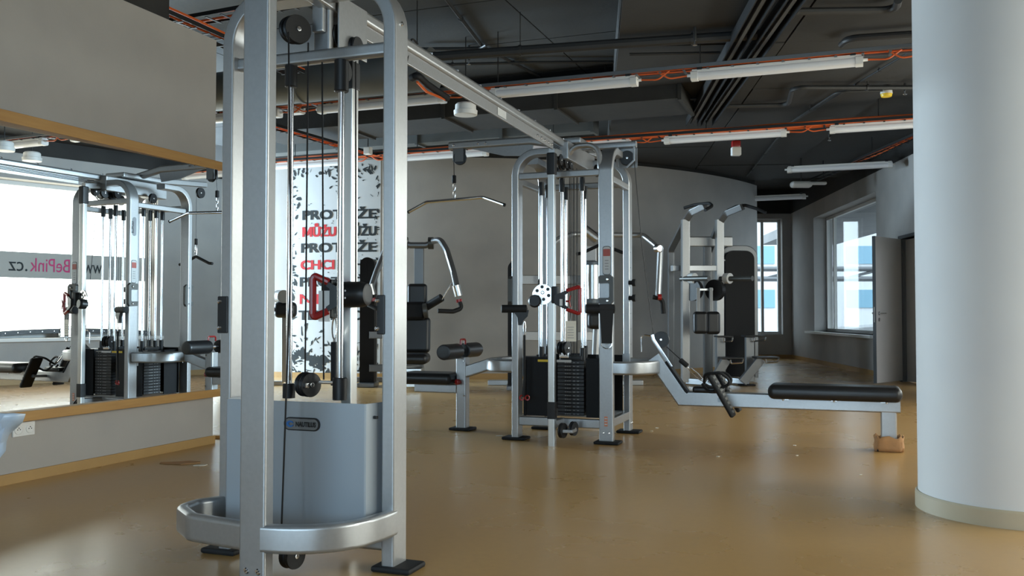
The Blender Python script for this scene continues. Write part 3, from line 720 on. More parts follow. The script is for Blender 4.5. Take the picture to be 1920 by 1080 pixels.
T.add('badge_lettering', text_on('NAUTILUS', .022, c + V((-.008, -.004, -.06)), Z, -X, .001, .115), 'black')
c = lf + V((0, -.051, 1.42)); b = new(); prism(b, rrect(.03, .20, .01, 3), c, X, Z, .002); T.add('sticker', b, 'sticker')
c = rf + V((0, 0, .175)); pl(T, 'sticker', 'stickorange', c, X, -Y * 1.02, .026, .075)
for k in range(3): pl(T, 'sticker_print', 'sticker', c + Z * (.022 - .022 * k), X, V((0, -1.06, 0)), .020, .010)
# machined holes up the front-left leg and right rear leg
b = new()
for k in range(7): bolt(b, (MX + LXO + .026, MY + LYO - .01, .75 + .13 * k), X, .008, .003)
T.add('leg_holes', b, 'black', legs[1, 1], None, 'stuff')

# ------------------------------------------------------------------ lat pulldown seat bolted to the left
S = Thing('pulldown_seat', 'silver pulldown seat with black pad and thigh rollers left of the rear tower', 'exercise seat', (-3.19, 7.35, 0))
po = S.add('post', rtube(new(), [(-3.19, 7.35, .02), (-3.19, 7.35, .63)], .09, .095, Y, .014, 3), 'silver')
S.add('foot', box(new(), (-3.19, 7.35, .012), (.20, .16, .024), None, .008), 'rubber', po)
S.add('link_arm', rtube(new(), [(-3.17, 7.35, .50), (-2.90, 7.33, .585), (-2.80, 7.32, .585)], .075, .10, Y, .014), 'silver')
S.add('seat_rail', rtube(new(), [(-3.24, 7.35, .355), (-3.64, 7.35, .355)], .075, .075, Y, .01), 'silver')
S.add('seat_pad', box(new(), (-3.50, 7.35, .445), (.52, .34, .10), None, .042, 4), 'vinyl')
S.add('seat_bracket', box(new(), (-3.52, 7.35, .394), (.40, .12, .016), None, .004), 'darksilver')
for y0, y1 in ((6.98, 7.29), (7.41, 7.72)):
    S.add('thigh_roller', lathe(new(), (-3.21, y0, .685), Y, [(0, .045), (.006, .062), (.02, .066), (.29, .066), (.304, .062), (.31, .045)], 24), 'vinyl')
S.add('roller_axle', cyl(new(), (-3.21, 7.0, .685), (-3.21, 7.70, .685), .018, 10), 'chrome')
b = new(); tube(b, fil([(-3.19, 7.30, .74), (-3.19, 7.30, .785), (-3.19, 7.40, .785), (-3.19, 7.40, .74)], .015, 4), .009, 8); S.add('pull_handle', b, 'red', None, 'red pull handle')
b = new(); lathe(b, (-3.19, 7.30, .42), (-.5, -1, 0), [(0, .012), (.02, .012), (.022, .024), (.045, .026), (.052, .016)], 14); S.add('adjuster_knob', b, 'red', None, 'round red adjuster knob')
b = new()
for z in (.60, .30): bolt(b, (-3.16, 7.30, z), -Y, .009)
S.add('post_bolts', b, 'bolt', po, None, 'stuff')
# lat bar with its carabiner
e0, e1, b0, b1 = dep(767, 397, 8.3), dep(945, 384, 7.75), dep(800, 379, 8.2), dep(905, 370, 7.85)
mid = (b0 + b1) / 2
L = Thing('lat_bar', 'long chrome lat bar with drooping ends hanging from the overhead boom', 'pull bar', mid)
L.add('bar', tube(new(), fil([e0, b0, b1, e1], .12, 5), .0145, 12), 'chrome')
dr = (e0 - b0).normalized(); L.add('bar_end', lathe(new(), e0 - dr * .002, dr, [(0, .0155), (.012, .0155), (.014, .012)], 12), 'rubber')
dr = (e1 - b1).normalized(); L.add('bar_end', lathe(new(), e1 - dr * .002, dr, [(0, .0155), (.012, .0155), (.014, .012)], 12), 'rubber')
ct = V((-3.262, MY, 2.36)); cm = V((mid.x, mid.y, 2.17))
L.add('cable', tube(new(), [ct, cm + Z * .05], .0036, 6), 'black')
L.add('cable_stop', lathe(new(), cm - Z * .02, Z, [(0, .012), (.004, .019), (.066, .019), (.07, .012)], 12), 'rubber')
b = new()
for z0, z1 in ((mid.z + .01, mid.z + .085), (mid.z + .075, cm.z - .015)):
    c = (z0 + z1) / 2; h = (z1 - z0) / 2
    sweep(b, [V((mid.x + .012 * math.cos(t), mid.y, c + h * math.sin(t))) for t in [2 * PI * k / 16 for k in range(16)]], circ(.004, 6), None, True)
L.add('carabiner', b, 'chrome')
# triceps bar hanging on the far side of the tower
tm = V((MX, MY + .89, 1.62))
L = Thing('triceps_bar', 'short black bent pull bar on the far pulley, seen in the mirror', 'pull bar', tm)
L.add('bar', tube(new(), fil([tm + V((-.24, 0, -.055)), tm + V((-.19, 0, -.05)), tm + V((0, 0, .03)), tm + V((.19, 0, -.05)), tm + V((.24, 0, -.055))], .03), .016, 10), 'rubber')
L.add('cable', tube(new(), [tm + Z * .22, tm + Z * .75], .0036, 6), 'black')
L.add('cable_stop', lathe(new(), tm + Z * .16, Z, [(0, .012), (.004, .018), (.066, .018), (.07, .012)], 10), 'rubber')
b = new(); sweep(b, [tm + V((.012 * math.cos(t), 0, .10 + .065 * math.sin(t))) for t in [2 * PI * k / 16 for k in range(16)]], circ(.004, 6), None, True); L.add('carabiner', b, 'chrome')

# ------------------------------------------------------------------ seated row bench bolted to the right
R_ = Thing('row_bench', 'long low silver rowing bench with black pad right of the rear tower', 'exercise bench', (-.5, MY, 0))
ry = MY
R_.add('rail', rtube(new(), [(-1.50, ry, .66), (-1.275, ry, .338), (.315, ry, .338)], .09, .115, Y, .012, 3), 'silver')
pe = R_.add('end_post', rtube(new(), [(.235, ry, .02), (.235, ry, .395)], .085, .11, Y, .012, 3), 'silver')
R_.add('foot', box(new(), (.235, ry, .012), (.17, .15, .024), None, .008), 'rubber', pe)
R_.add('seat_pad', box(new(), (-.143, ry, .418), (.94, .30, .11), None, .045, 4), 'vinyl')
b = new()
for k in range(3): bolt(b, (-.50 + k * .36, ry - .13, .362), -Z, .008)
for x in (-.48, -.14, .2): bb(b, (x - .02, ry - .11, .36), (x + .02, ry + .11, .372))
R_.add('pad_brackets', b, 'bolt', None, None, 'stuff')
R_.add('knee_pad', box(new(), (-1.07, ry, .412), (.24, .12, .05), None, .018, 3), 'vinyl')
R_.add('strut_cover', box(new(), (-1.315, ry, .505), (.02, .10, .30), frame3((math.cos(.61), 0, math.sin(.61))), .006), 'smoked')
for sy, nm in ((-1, 'foot_plate'), (1, 'foot_plate')):
    y = ry + sy * .20; u = V((.165, 0, -.29)).normalized(); nn = V((.29, 0, .165)).normalized()
    c = V((-.945, y, .385)); Rf = frame3(u, None, nn)
    fp = R_.add(nm, box(new(), c, (.36, .14, .035), Rf, .016, 3), 'rubber')
    b = new()
    for k in range(9): box(b, c + u * (-.145 + .036 * k) + nn * .019, (.022, .125, .010), Rf, .003)
    tr_ = R_.add('tread', b, 'rubber', fp, None, 'stuff'); tr_.data.materials[0] = M['tread'] if 'tread' in M else mat('tread', (.10, .10, .095), .7)
    R_.add('plate_arm', rtube(new(), [(-.98, ry, .34), (-.96, y, .35)], .03, .03, Z, .006), 'darksilver', fp)
pb = R_.add('pulley_arm', rtube(new(), [(-1.36, ry - .03, .585), (-1.50, ry - .03, .80), (-1.51, ry - .03, .84)], .012, .03, Y, .003), 'chrome')
pulley(R_, (-1.445, ry, .80), (.12, -1, 0), .066, .035, None)
b = new(); tube(b, fil([(-1.51, ry - .03, .83), (-1.60, ry - .03, .84), (-1.60, ry - .03, .70)], .03), .006, 8); R_.add('hook', b, 'chrome', pb)
R_.add('cable', tube(new(), [(-1.655, ry - .01, 2.25), (-1.60, ry - .01, 1.6), (-1.505, ry, .82)], .0036, 6), 'black')
R_.add('cable', tube(new(), [(-1.40, ry - .01, .745), (-1.27, ry - .02, .63)], .0036, 6), 'black')
# row handle resting on the strut
hp0 = V((-1.29, ry - .03, .645))
H = Thing('row_attachment', 'black looped row attachment on a short cable, lying on the rowing bench strut', 'handle', hp0)
H.add('cable_stop', lathe(new(), hp0, (1, 0, -.85), [(0, .012), (.006, .020), (.075, .020), (.08, .012)], 12), 'rubber')
q0 = hp0 + V((.07, -.01, -.06))
b = new(); sweep(b, [q0 + V((.055, 0, -.05)) + V((.06 * math.cos(t), .0, -.055 * math.cos(t))) + V((.010, 0, .012)) * math.sin(t) for t in [2 * PI * k / 16 for k in range(16)]], circ(.004, 6), None, True); H.add('carabiner', b, 'chrome')
q1 = q0 + V((.12, 0, -.115))
b = new(); tube(b, fil([q1, q1 + V((.02, -.10, .07)), q1 + V((.14, -.13, .09)), q1 + V((.24, -.11, .01)), q1 + V((.05, -.07, -.075)), q1 + V((-.01, -.03, -.01))], .05, 5), .011, 8); H.add('grip_loop', b, 'rubber')
b = new(); tube(b, fil([q1, q1 + V((.03, .10, .06)), q1 + V((.15, .13, .075)), q1 + V((.22, .10, .0)), q1 + V((.08, .06, -.06)), q1 + V((-.01, .03, -.01))], .05, 5), .011, 8); H.add('grip_loop', b, 'rubber')
# cardboard wrapped round the bench foot
c = V((.235, ry, 0)); b = new(); n = 28; rings = []
for zz, k in ((0, 1.0), (.03, 1.04), (.07, .99), (.105, 1.03)):
    ring = []
    for i in range(n):
        a = 2 * PI * i / n; cs, sn = math.cos(a), math.sin(a)
        rx = .100 * math.copysign(abs(cs) ** .55, cs) * k; ryy = .085 * math.copysign(abs(sn) ** .55, sn) * k
        j = 1 + .035 * math.sin(i * 2.7 + zz * 40)
        ring.append(b.verts.new(c + V((rx * j, ryy * j, .002 + zz + (.012 * math.sin(i * 1.9) if zz > .1 else 0)))))
    rings.append(ring)
for A, Bq in zip(rings, rings[1:]):
    for j in range(n): b.faces.new((A[j], A[(j + 1) % n], Bq[(j + 1) % n], Bq[j]))
CB = single('cardboard_wrap', b, 'card', 'crumpled brown cardboard wrapped round the end foot of the rowing bench', 'cardboard', c)
md_ = CB.modifiers.new('thickness', 'SOLIDIFY'); md_.thickness = .006

# ------------------------------------------------------------------ handles hung on the rear tower
H = Thing('pull_stirrup', 'bright red stirrup handle on the selector disc of the rear tower', 'handle', ony(1055, 562, 6.62))
stirrup(H, ony(1040, 562, 6.62), rt * 1.0 + Z * -.02, Z, .195, 1.1, .075)
b = new()
o_ = ony(1066, 565, 6.615); tube(b, [o_ + V((-.02, 0, 0)), o_ + V((.008, 0, 0))], .008, 6); tube(b, fil([o_ + V((.016, 0, .045)), o_ + V((.006, 0, 0)), o_ + V((.016, 0, -.045))], .03), .006, 6); H.add('emblem', b, 'red')
b = new(); box(b, ony(1052, 567, 6.60), (.022, .002, .05), frame3(rt)); H.add('tag', b, 'sticker')
tg = ony(1070, 621, 6.66)
TG = Thing('paper_tag', 'cream cardboard instruction tag hanging below the red handle of the rear tower', 'tag', tg)
b = new(); box(b, tg, (.083, .0015, .155), frame3(rt)); TG.add('card', b, 'paper')
b = new()
for k in range(5): box(b, tg + V((0, -.002, .03 - .02 * k)), (.05 - .006 * (k % 2), .0008, .004), frame3(rt))
TG.add('print', b, 'greyprint', None, None, 'stuff'); TG.add('string', tube(new(), [tg + Z * .07, tg + V((0, .03, .19))], .0015, 5), 'white')
# left leg: black padded handle, strap with red ring
hc = ony(968, 579, MY - LYO - .10)
H = Thing('strap_handle', 'black grip handle with a hanging cord on the rear tower left leg', 'handle', hc)
H.add('grip', lathe(new(), hc - rt * .12, rt, [(0, .02), (.004, .032), (.20, .032), (.205, .026), (.21, .0)], 16), 'rubber')
b = new(); prism(b, [(-.03, 0), (.10, 0), (.09, -.05), (.055, -.085), (.045, -.12), (.015, -.12), (.01, -.06)], hc + Z * -.01, rt, Z, .03); H.add('bracket', b, 'black')
b = new(); q = hc + rt * .065 - Z * .10; sweep(b, [q + rt * (.009 * math.cos(t)) + Z * (-.055 + .055 * math.sin(t)) for t in [2 * PI * k / 14 for k in range(14)]], circ(.0035, 6), None, True); H.add('carabiner', b, 'chrome')
H.add('strap', tube(new(), [q - Z * .11, q - Z * .45, q - Z * .60 + rt * -.01], .010, 8), 'rubber')
b = new()
for s_ in (-1, 1): sweep(b, [q - Z * .605 + rt * (s_ * .022 + .016 * math.cos(t)) + Z * (.018 * math.sin(t)) for t in [2 * PI * k / 14 for k in range(14)]], circ(.006, 6), None, True)
H.add('ring', b, 'red', None, 'small red rings', 'stuff')
# right leg: black roller grip with broad ankle strap and D ring
hc = ony(1125, 579, MY - LYO - .09)
H = Thing('ankle_strap', 'black grip with a broad hanging strap and metal ring on the right front leg', 'strap', hc)
H.add('grip', lathe(new(), hc - rt * .115, rt, [(0, .025), (.004, .036), (.225, .036), (.23, .025)], 16), 'rubber')
sc_ = hc + rt * .058
b = new(); prism(b, [(-.055, .03), (.055, .03), (.045, -.16), (.040, -.265), (-.040, -.265), (-.045, -.16)], sc_ - V((0, .03, 0)), rt, Z, .012); H.add('strap', b, 'rubber')
b = new(); qd = sc_ - V((0, .03, .265)); sweep(b, [qd + rt * (.040 * math.cos(t)) + Z * (.04 * math.sin(t) if math.sin(t) < 0 else .006 * math.sin(t)) for t in [2 * PI * k / 24 for k in range(24)]], circ(.004, 6), None, True); H.add('ring', b, 'chrome')

# ================================================================== machines along the back
def P3(px, py, Zd): return dep(px, py, Zd)
def seg3(bm, pts, r, n=10): return tube(bm, [P3(*p) for p in pts], r, n)
def rseg(bm, pts, a, b_, ref, r=.008): return rtube(bm, [P3(*p) if len(p) == 3 and p[0] > 50 else V(p) for p in pts], a, b_, ref, r)
# chest press with converging arms (behind the foreground tower)
base = onz(770, 716); base.z = 0
E_ = Thing('chest_press', 'seated chest press machine with black pads, right beside the wall lettering', 'exercise machine', base)
ZE = 12.6
def tower(T, px, y0, py_top, Zd, wpx, name='stack_tower', dirv=None, dpt=.42):
    """selector stack housing: dark rounded cover with a silver back frame"""
    p = P3(px, 600, Zd); p.z = 0; zt = P3(px, py_top, Zd).z; wd = wpx * Zd / F
    u = V(dirv).normalized() if dirv else rt; nrm = V((-u.y, u.x, 0))
    out = [(-wd / 2, .06), (wd / 2, .06)] + [(wd / 2 - .10 + .10 * math.cos(t), zt - .10 + .10 * math.sin(t)) for t in [PI / 2 * k / 6 for k in range(7)]] + [(-wd / 2 + .10 + .10 * math.cos(t), zt - .10 + .10 * math.sin(t)) for t in [PI / 2 + PI / 2 * k / 6 for k in range(7)]]
    b = new(); prism(b, out, p + nrm * (dpt * .25), u, Z, dpt * .5); T.add('stack_cover', b, 'smoked')
    b = new(); prism(b, out, p + nrm * (dpt * .62), u, Z, dpt * .22); T.add('back_frame', b, 'darksilver')
    b = new(); box(b, p + nrm * dpt * .3 + Z * .03, (wd * 1.2, dpt * 1.1, .06), frame3(u), .01); T.add('tower_base', b, 'darksilver')
    return p
tw = tower(E_, 688, 0, 482, ZE + .1, 27)
for y in (628, 690): E_.add('link_bar', rtube(new(), [P3(692, y, ZE + .1), P3(785, y, ZE + .25)], .10, .11, Z, .01), 'darksilver')
E_.add('upright', rtube(new(), [P3(786, 463, ZE + .3), P3(786, 700, ZE + .3)], .10, .13, V((-rt.y, rt.x, 0)), .01), 'darksilver')
E_.add('head_bar', seg3(new(), [(757, 457, ZE + .2), (770, 460, ZE + .2), (798, 460, ZE + .2), (812, 456, ZE + .2)], .045, 12), 'darksilver')
for px in (760, 808): E_.add('bearing', cyl(new(), P3(px - 5, 456, ZE + .2), P3(px + 5, 456, ZE + .2), .085, 16), 'gunmetal')
for pts, gp, hub in (([(812, 452, ZE + .1), (826, 449, ZE), (838, 470, ZE - .1), (850, 510, ZE - .25), (858, 545, ZE - .35)], [(862, 566, ZE - .4), (866, 578, ZE - .4), (850, 584, ZE - .45), (821, 583, ZE - .5)], (857, 547, ZE - .35)),
                     ([(762, 452, ZE + .1), (740, 449, ZE), (722, 470, ZE - .1), (706, 510, ZE - .25), (696, 540, ZE - .35)], [(690, 556, ZE - .4), (688, 570, ZE - .4), (705, 578, ZE - .45), (735, 577, ZE - .5)], (695, 545, ZE - .35))):
    ar = E_.add('press_arm', tube(new(), fil([P3(*p) for p in pts], .25, 5), .042, 12), 'darksilver')
    E_.add('arm_clamp', cyl(new(), P3(hub[0] - 2, hub[1] - 12, hub[2]), P3(hub[0] + 3, hub[1] + 8, hub[2]), .056, 14), 'brushed', ar)
    E_.add('hand_grip', tube(new(), fil([P3(*p) for p in gp], .08, 5), .030, 10), 'rubber', ar)
    E_.add('grip_collar', cyl(new(), P3(hub[0] + 3, hub[1] + 14, hub[2]), P3(hub[0] + 4, hub[1] + 20, hub[2]), .042, 12), 'red', ar)
def pad3(T, name, x0, y0, x1, y1, Zd, th, bev=.06, mname='vinyl', tilt=0.0, under=None):
    a, c = P3(x0, y0, Zd), P3(x1, y1, Zd); cen = (a + c) / 2
    wd = abs(x1 - x0) * Zd / F; ht = abs(y1 - y0) * Zd / F
    R = frame3(rt) @ Matrix.Rotation(tilt, 3, 'X')
    return T.add(name, box(new(), cen, (wd, th, ht), R, bev, 4), mname, under)
pad3(E_, 'head_pad', 764, 532, 801, 572, ZE - .1, .10, .045)
pad3(E_, 'lever_box', 748, 566, 798, 600, ZE - .2, .16, .05, 'smoked')
E_.add('lever_hub', cyl(new(), P3(794, 583, ZE - .3), P3(801, 582, ZE - .3), .10, 16), 'gunmetal')
pad3(E_, 'back_pad', 745, 594, 807, 662, ZE - .1, .14, .06, 'vinyl', -.1)
E_.add('seat_pad', box(new(), P3(768, 672, ZE - .4), (.52, .50, .14), frame3(rt), .06, 4), 'vinyl')
E_.add('side_lever', tube(new(), [P3(800, 575, ZE - .2), P3(828, 558, ZE - .3)], .055, 12), 'rubber')
E_.add('lever_rod', tube(new(), [P3(828, 562, ZE - .3), P3(848, 530, ZE - .3)], .010, 6), 'chrome')
b = new(); box(b, V((P3(772, 700, ZE - .4).x, P3(772, 700, ZE - .4).y, .17)), (.30, .40, .26), frame3(rt), .02); E_.add('seat_base', b, 'brushed')
E_.add('floor_rail', box(new(), V((base.x, base.y, .035)), (1.7, .12, .07), frame3(rt), .01), 'darksilver')
# biceps or pec machine behind the rear tower, dark stack housing to its left
base = onz(1060, 722); base.z = 0
G_ = Thing('shoulder_press', 'shoulder press machine with wide silver arms half hidden behind the rear tower', 'exercise machine', base)
ZG = 12.2
tower(G_, 962, 0, 489, ZG, 20)
for y in (525, 630): G_.add('link_bar', rtube(new(), [P3(966, y, ZG), P3(1112, y, ZG + .1)], .12, .14, Z, .01), 'silver')
G_.add('upright', rtube(new(), [P3(1108, 462, ZG + .1), P3(1108, 706, ZG + .1)], .12, .14, V((-rt.y, rt.x, 0)), .01), 'silver')
arm = G_.add('press_arm', tube(new(), fil([P3(1028, 462, ZG - .3), P3(1050, 446, ZG - .2), P3(1075, 439, ZG), P3(1190, 441, ZG), P3(1206, 441, ZG - .05), P3(1236, 466, ZG - .3)], .2, 5), .036, 12), 'silver')
G_.add('arm_hub', cyl(new(), P3(1095, 430, ZG), P3(1120, 449, ZG), .07, 14), 'brushed', arm)
a0 = P3(1238, 466, ZG - .3)
G_.add('arm_knuckle', lathe(new(), a0 - rt * .05, (-fw + rt * .5), [(0, .04), (.01, .055), (.08, .055), (.09, .035)], 16), 'bolt', arm)
G_.add('arm_drop', tube(new(), [a0, P3(1234, 556, ZG - .4)], .040, 12), 'silver', arm)
G_.add('hand_grip', tube(new(), fil([P3(1224, 557, ZG - .4), P3(1242, 560, ZG - .4), P3(1244, 588, ZG - .4)], .08, 5), .030, 10), 'rubber', arm)
G_.add('grip_collar', cyl(new(), P3(1233, 557, ZG - .43), P3(1240, 557, ZG - .43), .04, 12), 'red', arm)
G_.add('arm_drop', tube(new(), [P3(1028, 462, ZG - .3), P3(1030, 540, ZG - .4)], .040, 12), 'silver', arm)
b = new(); lathe(b, P3(1108, 572, ZG - .25), Z, [(0, .08), (.03, .11), (.5, .11), (.56, .10), (.58, .06)], 18); G_.add('back_pad', b, 'bluegrey')
G_.add('counterweight', cyl(new(), P3(1112, 497, ZG - .4), P3(1112, 560, ZG - .4), .09, 16), 'brushed')
pad3(G_, 'seat_pad', 1100, 585, 1142, 617, ZG - .6, .30, .06)
G_.add('seat_post', tube(new(), [P3(1120, 615, ZG - .5), P3(1116, 706, ZG - .5)], .06, 12), 'silver')
G_.add('floor_rail', box(new(), V((base.x, base.y, .035)), (2.2, .14, .07), frame3(rt), .01), 'silver')
# machine half seen past the end of the mirror partition
base = onz(418, 722); base.z = 0
K = Thing('leg_machine', 'dark seat and silver frame of a machine past the end of the partition', 'exercise machine', base)
ZK = 11.6
b = new(); sweep(b, fil([P3(430, 487, ZK), P3(421, 500, ZK), P3(419, 525, ZK), P3(421, 548, ZK), P3(432, 560, ZK), P3(443, 548, ZK), P3(445, 500, ZK), P3(430, 487, ZK)][:-1], .05, 3), circ(.045, 10), None, True); K.add('arm_pad', b, 'vinyl')
K.add('frame_bar', rtube(new(), [P3(394, 574, ZK), P3(440, 564, ZK)], .05, .05, Z, .008), 'gunmetal')
b = new(); prism(b, [(-.12, .0), (.30, .0), (.30, .55), (.18, .45), (.08, .30), (-.10, .20)], P3(408, 640, ZK), rt, Z, .40); K.add('backrest', b, 'bluegrey')
K.add('seat_pad', box(new(), P3(428, 646, ZK - .1), (.62, .50, .12), frame3(rt), .05, 4), 'vinyl')
K.add('seat_frame', rtube(new(), [P3(432, 655, ZK), P3(414, 716, ZK)], .09, .10, V((-rt.y, rt.x, 0)), .01), 'silver')
K.add('seat_frame', rtube(new(), [P3(402, 660, ZK + .1), P3(418, 690, ZK)], .07, .09, V((-rt.y, rt.x, 0)), .01), 'brushed')
K.add('floor_rail', box(new(), base + Z * .03 + rt * .3, (1.1, .12, .06), frame3(rt), .01), 'silver')
K.add('pull_strap', tube(new(), [P3(402, 577, ZK), P3(408, 590, ZK), P3(404, 600, ZK)], .012, 6), 'black')
pad3(K, 'thigh_pad', 515, 566, 556, 596, ZK + .4, .16, .06); K.add('roller_arm', rtube(new(), [P3(440, 580, ZK + .3), P3(530, 580, ZK + .4)], .06, .06, Z, .01), 'gunmetal')
K.add('pivot_cap', cyl(new(), P3(522, 556, ZK + .5), P3(532, 556, ZK + .3), .085, 16), 'gunmetal')
K.add('pad_post', rtube(new(), [P3(535, 590, ZK + .5), P3(535, 716, ZK + .5)], .07, .08, V((-rt.y, rt.x, 0)), .01), 'silver')
# assisted chin and dip machine
base = onz(1345, 722); base.z = 0
D_ = Thing('chin_dip_machine', 'tall assisted chin and dip machine with steps and black knee pad', 'exercise machine', base)
ZD = 13.0; nf = V((-rt.y, rt.x, 0))
for (ux, rx, Zl, top, grip) in ((1285, 1258, 13.0, [(1285, 415, 13.0), (1296, 398, 12.9), (1322, 386, 12.7)], [(1283, 390, 12.9), (1302, 384, 12.8), (1330, 381, 12.6), (1336, 386, 12.5), (1322, 394, 12.4)]),
                                (1349, 1330, 13.3, [(1349, 418, 13.3), (1362, 400, 13.2), (1392, 388, 13.0)], [(1364, 395, 13.2), (1380, 387, 13.1), (1398, 385, 13.0), (1418, 391, 12.9), (1436, 399, 12.8)])):
    o = D_.add('upright', rtube(new(), [P3(ux, 412, Zl), P3(ux, 716, Zl)], .13, .11, nf, .01), 'silver')
    D_.add('rear_upright', rtube(new(), fil([P3(rx, 700, Zl + .6), P3(rx, 468, Zl + .6), P3(*top[0]), P3(*top[1]), P3(*top[2])], .1, 4), .09, .09, nf, .01), 'darksilver')
    D_.add('chin_grip', tube(new(), fil([P3(*p) for p in grip],   .08, 4), .023, 10), 'rubber')
D_.add('cross_bar', rtube(new(), [P3(1260, 503, 13.1), P3(1346, 503, 13.3)], .08, .09, Z, .008), 'silver')
D_.add('name_panel', box(new(), P3(1331, 453, 13.6), (.68, .05, .15), frame3(rt), .02), 'silver')
D_.add('guide_post', rtube(new(), [P3(1326, 460, 13.7), P3(1326, 712, 13.7)], .09, .11, nf, .01), 'darksilver')
for x0, x1, c in ((1277, 1329, 1297), (1350, 1411, 1363)):
    o = D_.add('dip_grip', cyl(new(), P3(x0, 523, 13.0), P3(x1, 522, 12.6), .036, 12), 'gunmetal')
    D_.add('grip_flange', cyl(new(), P3(c - 3, 522, 12.95), P3(c + 6, 522, 12.88), .075, 16), 'white', o)
for px in (1300, 1341): D_.add('pivot_disc', cyl(new(), P3(px - 3, 544, 12.9), P3(px + 3, 544, 12.95), .15, 22), 'black')
for px in (1309, 1333): D_.add('knee_post', rtube(new(), [P3(px, 540, 12.7), P3(px, 590, 12.6)], .04, .045, nf, .006), 'silver')
D_.add('knee_bar', rtube(new(), [P3(1308, 543, 12.7), P3(1336, 543, 12.75)], .03, .03, Z, .004), 'silver')
pad3(D_, 'knee_pad', 1299, 584, 1327, 626, 12.5, .12, .05); pad3(D_, 'knee_pad', 1323, 584, 1350, 627, 12.55, .12, .05)
tp = P3(1381, 600, 13.8); tp.z = 0; tz = P3(1381, 466, 13.8).z
def archout(w_, z0, z1, r):
    return [(-w_ / 2, z0), (w_ / 2, z0)] + [(w_ / 2 - r + r * math.cos(t), z1 - r + r * math.sin(t)) for t in [PI / 2 * k / 6 for k in range(7)]] + [(-w_ / 2 + r + r * math.cos(t), z1 - r + r * math.sin(t)) for t in [PI / 2 + PI / 2 * k / 6 for k in range(7)]]
b = new(); prism(b, archout(.43, .08, tz - .05, .12), tp - nf * .08, rt, Z, .30); D_.add('stack_cover', b, 'smoked')
pts = fil([tp + rt * .26 + Z * .06, tp + rt * .26 + Z * tz, tp - rt * .22 + Z * tz, tp - rt * .22 + Z * .06], .14, 6)
D_.add('arch_frame', rtube(new(), [p_ + nf * .02 for p_ in pts], .22, .085, nf, .012), 'darksilver')
b = new(); box(b, P3(1361, 488, 13.6), (.10, .005, .02), frame3(rt)); D_.add('badge', b, 'badge')
for x0, x1, y, Zs, xf, yf in ((1342, 1371, 631, 12.7, 1342, 722), (1393, 1433, 630, 13.1, 1403, 722), (1349, 1391, 671, 12.4, 1334, 722), (1414, 1457, 670, 12.8, 1392, 722)):
    st = D_.add('step_plate', box(new(), (P3(x0, y, Zs) + P3(x1, y, Zs)) / 2, (abs(x1 - x0) * Zs / F, .26, .025), frame3(rt), .008), 'black')
    b = new(); c = (P3(x0, y, Zs) + P3(x1, y, Zs)) / 2
    w_ = abs(x1 - x0) * Zs / F; tube(b, fil([c - rt * w_ * .1 - Z * .02 - nf * .12, c - rt * w_ * .1 - Z * .07 - nf * .12, c + rt * w_ * .42 - Z * .06 - nf * .12, c + rt * w_ * .46 - Z * .01 - nf * .12], .02, 3), .012, 6); D_.add('step_lip', b, 'bolt', st)
    q0 = c - rt * w_ * .2 - Z * .02; q1 = V(P3(xf, yf, Zs)); q1.z = .06
    if abs(xf - x0) < 15: q1 = V((q0.x, q0.y, .06))
    D_.add('step_strut', rtube(new(), [q0, q1], .09, .12, nf, .01), 'darksilver')
for pts in ([(1290, 716, 13.0), (1345, 722, 12.6)], [(1340, 712, 13.4), (1400, 722, 12.9)]):
    a0, a1 = P3(*pts[0]), P3(*pts[1]); a0.z = a1.z = .06; D_.add('floor_rail', rtube(new(), [a0, a1], .08, .10, Z, .01), 'darksilver')
    D_.add('foot', box(new(), V((a1.x, a1.y, .012)), (.22, .14, .024), frame3(rt), .008), 'rubber')

# ================================================================== lettering on the curved wall
def wallmap(bm, ang0, z0, off):
    """x along the wall (to the right), y up -> wrapped on the curved wall"""
    for v in bm.verts:
        x, y, t = v.co; v.co = cw(ang0 + x / WR, off + t, z0 + y)
    return bm
a540, a712 = cwang(541), cwang(713); zp0, zp1 = cwhit(620, 703).z, cwhit(620, 302).z
PT = Thing('wall_graphic', 'black and red Czech lettering with ink splatter printed on the curved wall', 'wall graphic', cw((a540 + a712) / 2, 0, zp0))
PT.add('sheet', arcwall(new(), a540, a712, .004, 0, zp0, zp1, 24), 'poster')
rows = [(402, [('PROTOŽE', 'ink', 566, 706)]), (434, [('MŮŽU', 'inkred', 566, 630), ('MŮŽU', 'ink', 641, 706)]), (464, [('PROTOŽE', 'ink', 564, 706)]), (496, [('CHCI', 'inkred', 563, 627), ('CHCI', 'ink', 644, 705)]),
        (528, [('PROTOŽE', 'ink', 562, 705)]), (561, [('MILUJI', 'inkred', 562, 704)]), (591, [('TEN POCIT', 'ink', 560, 704)])]
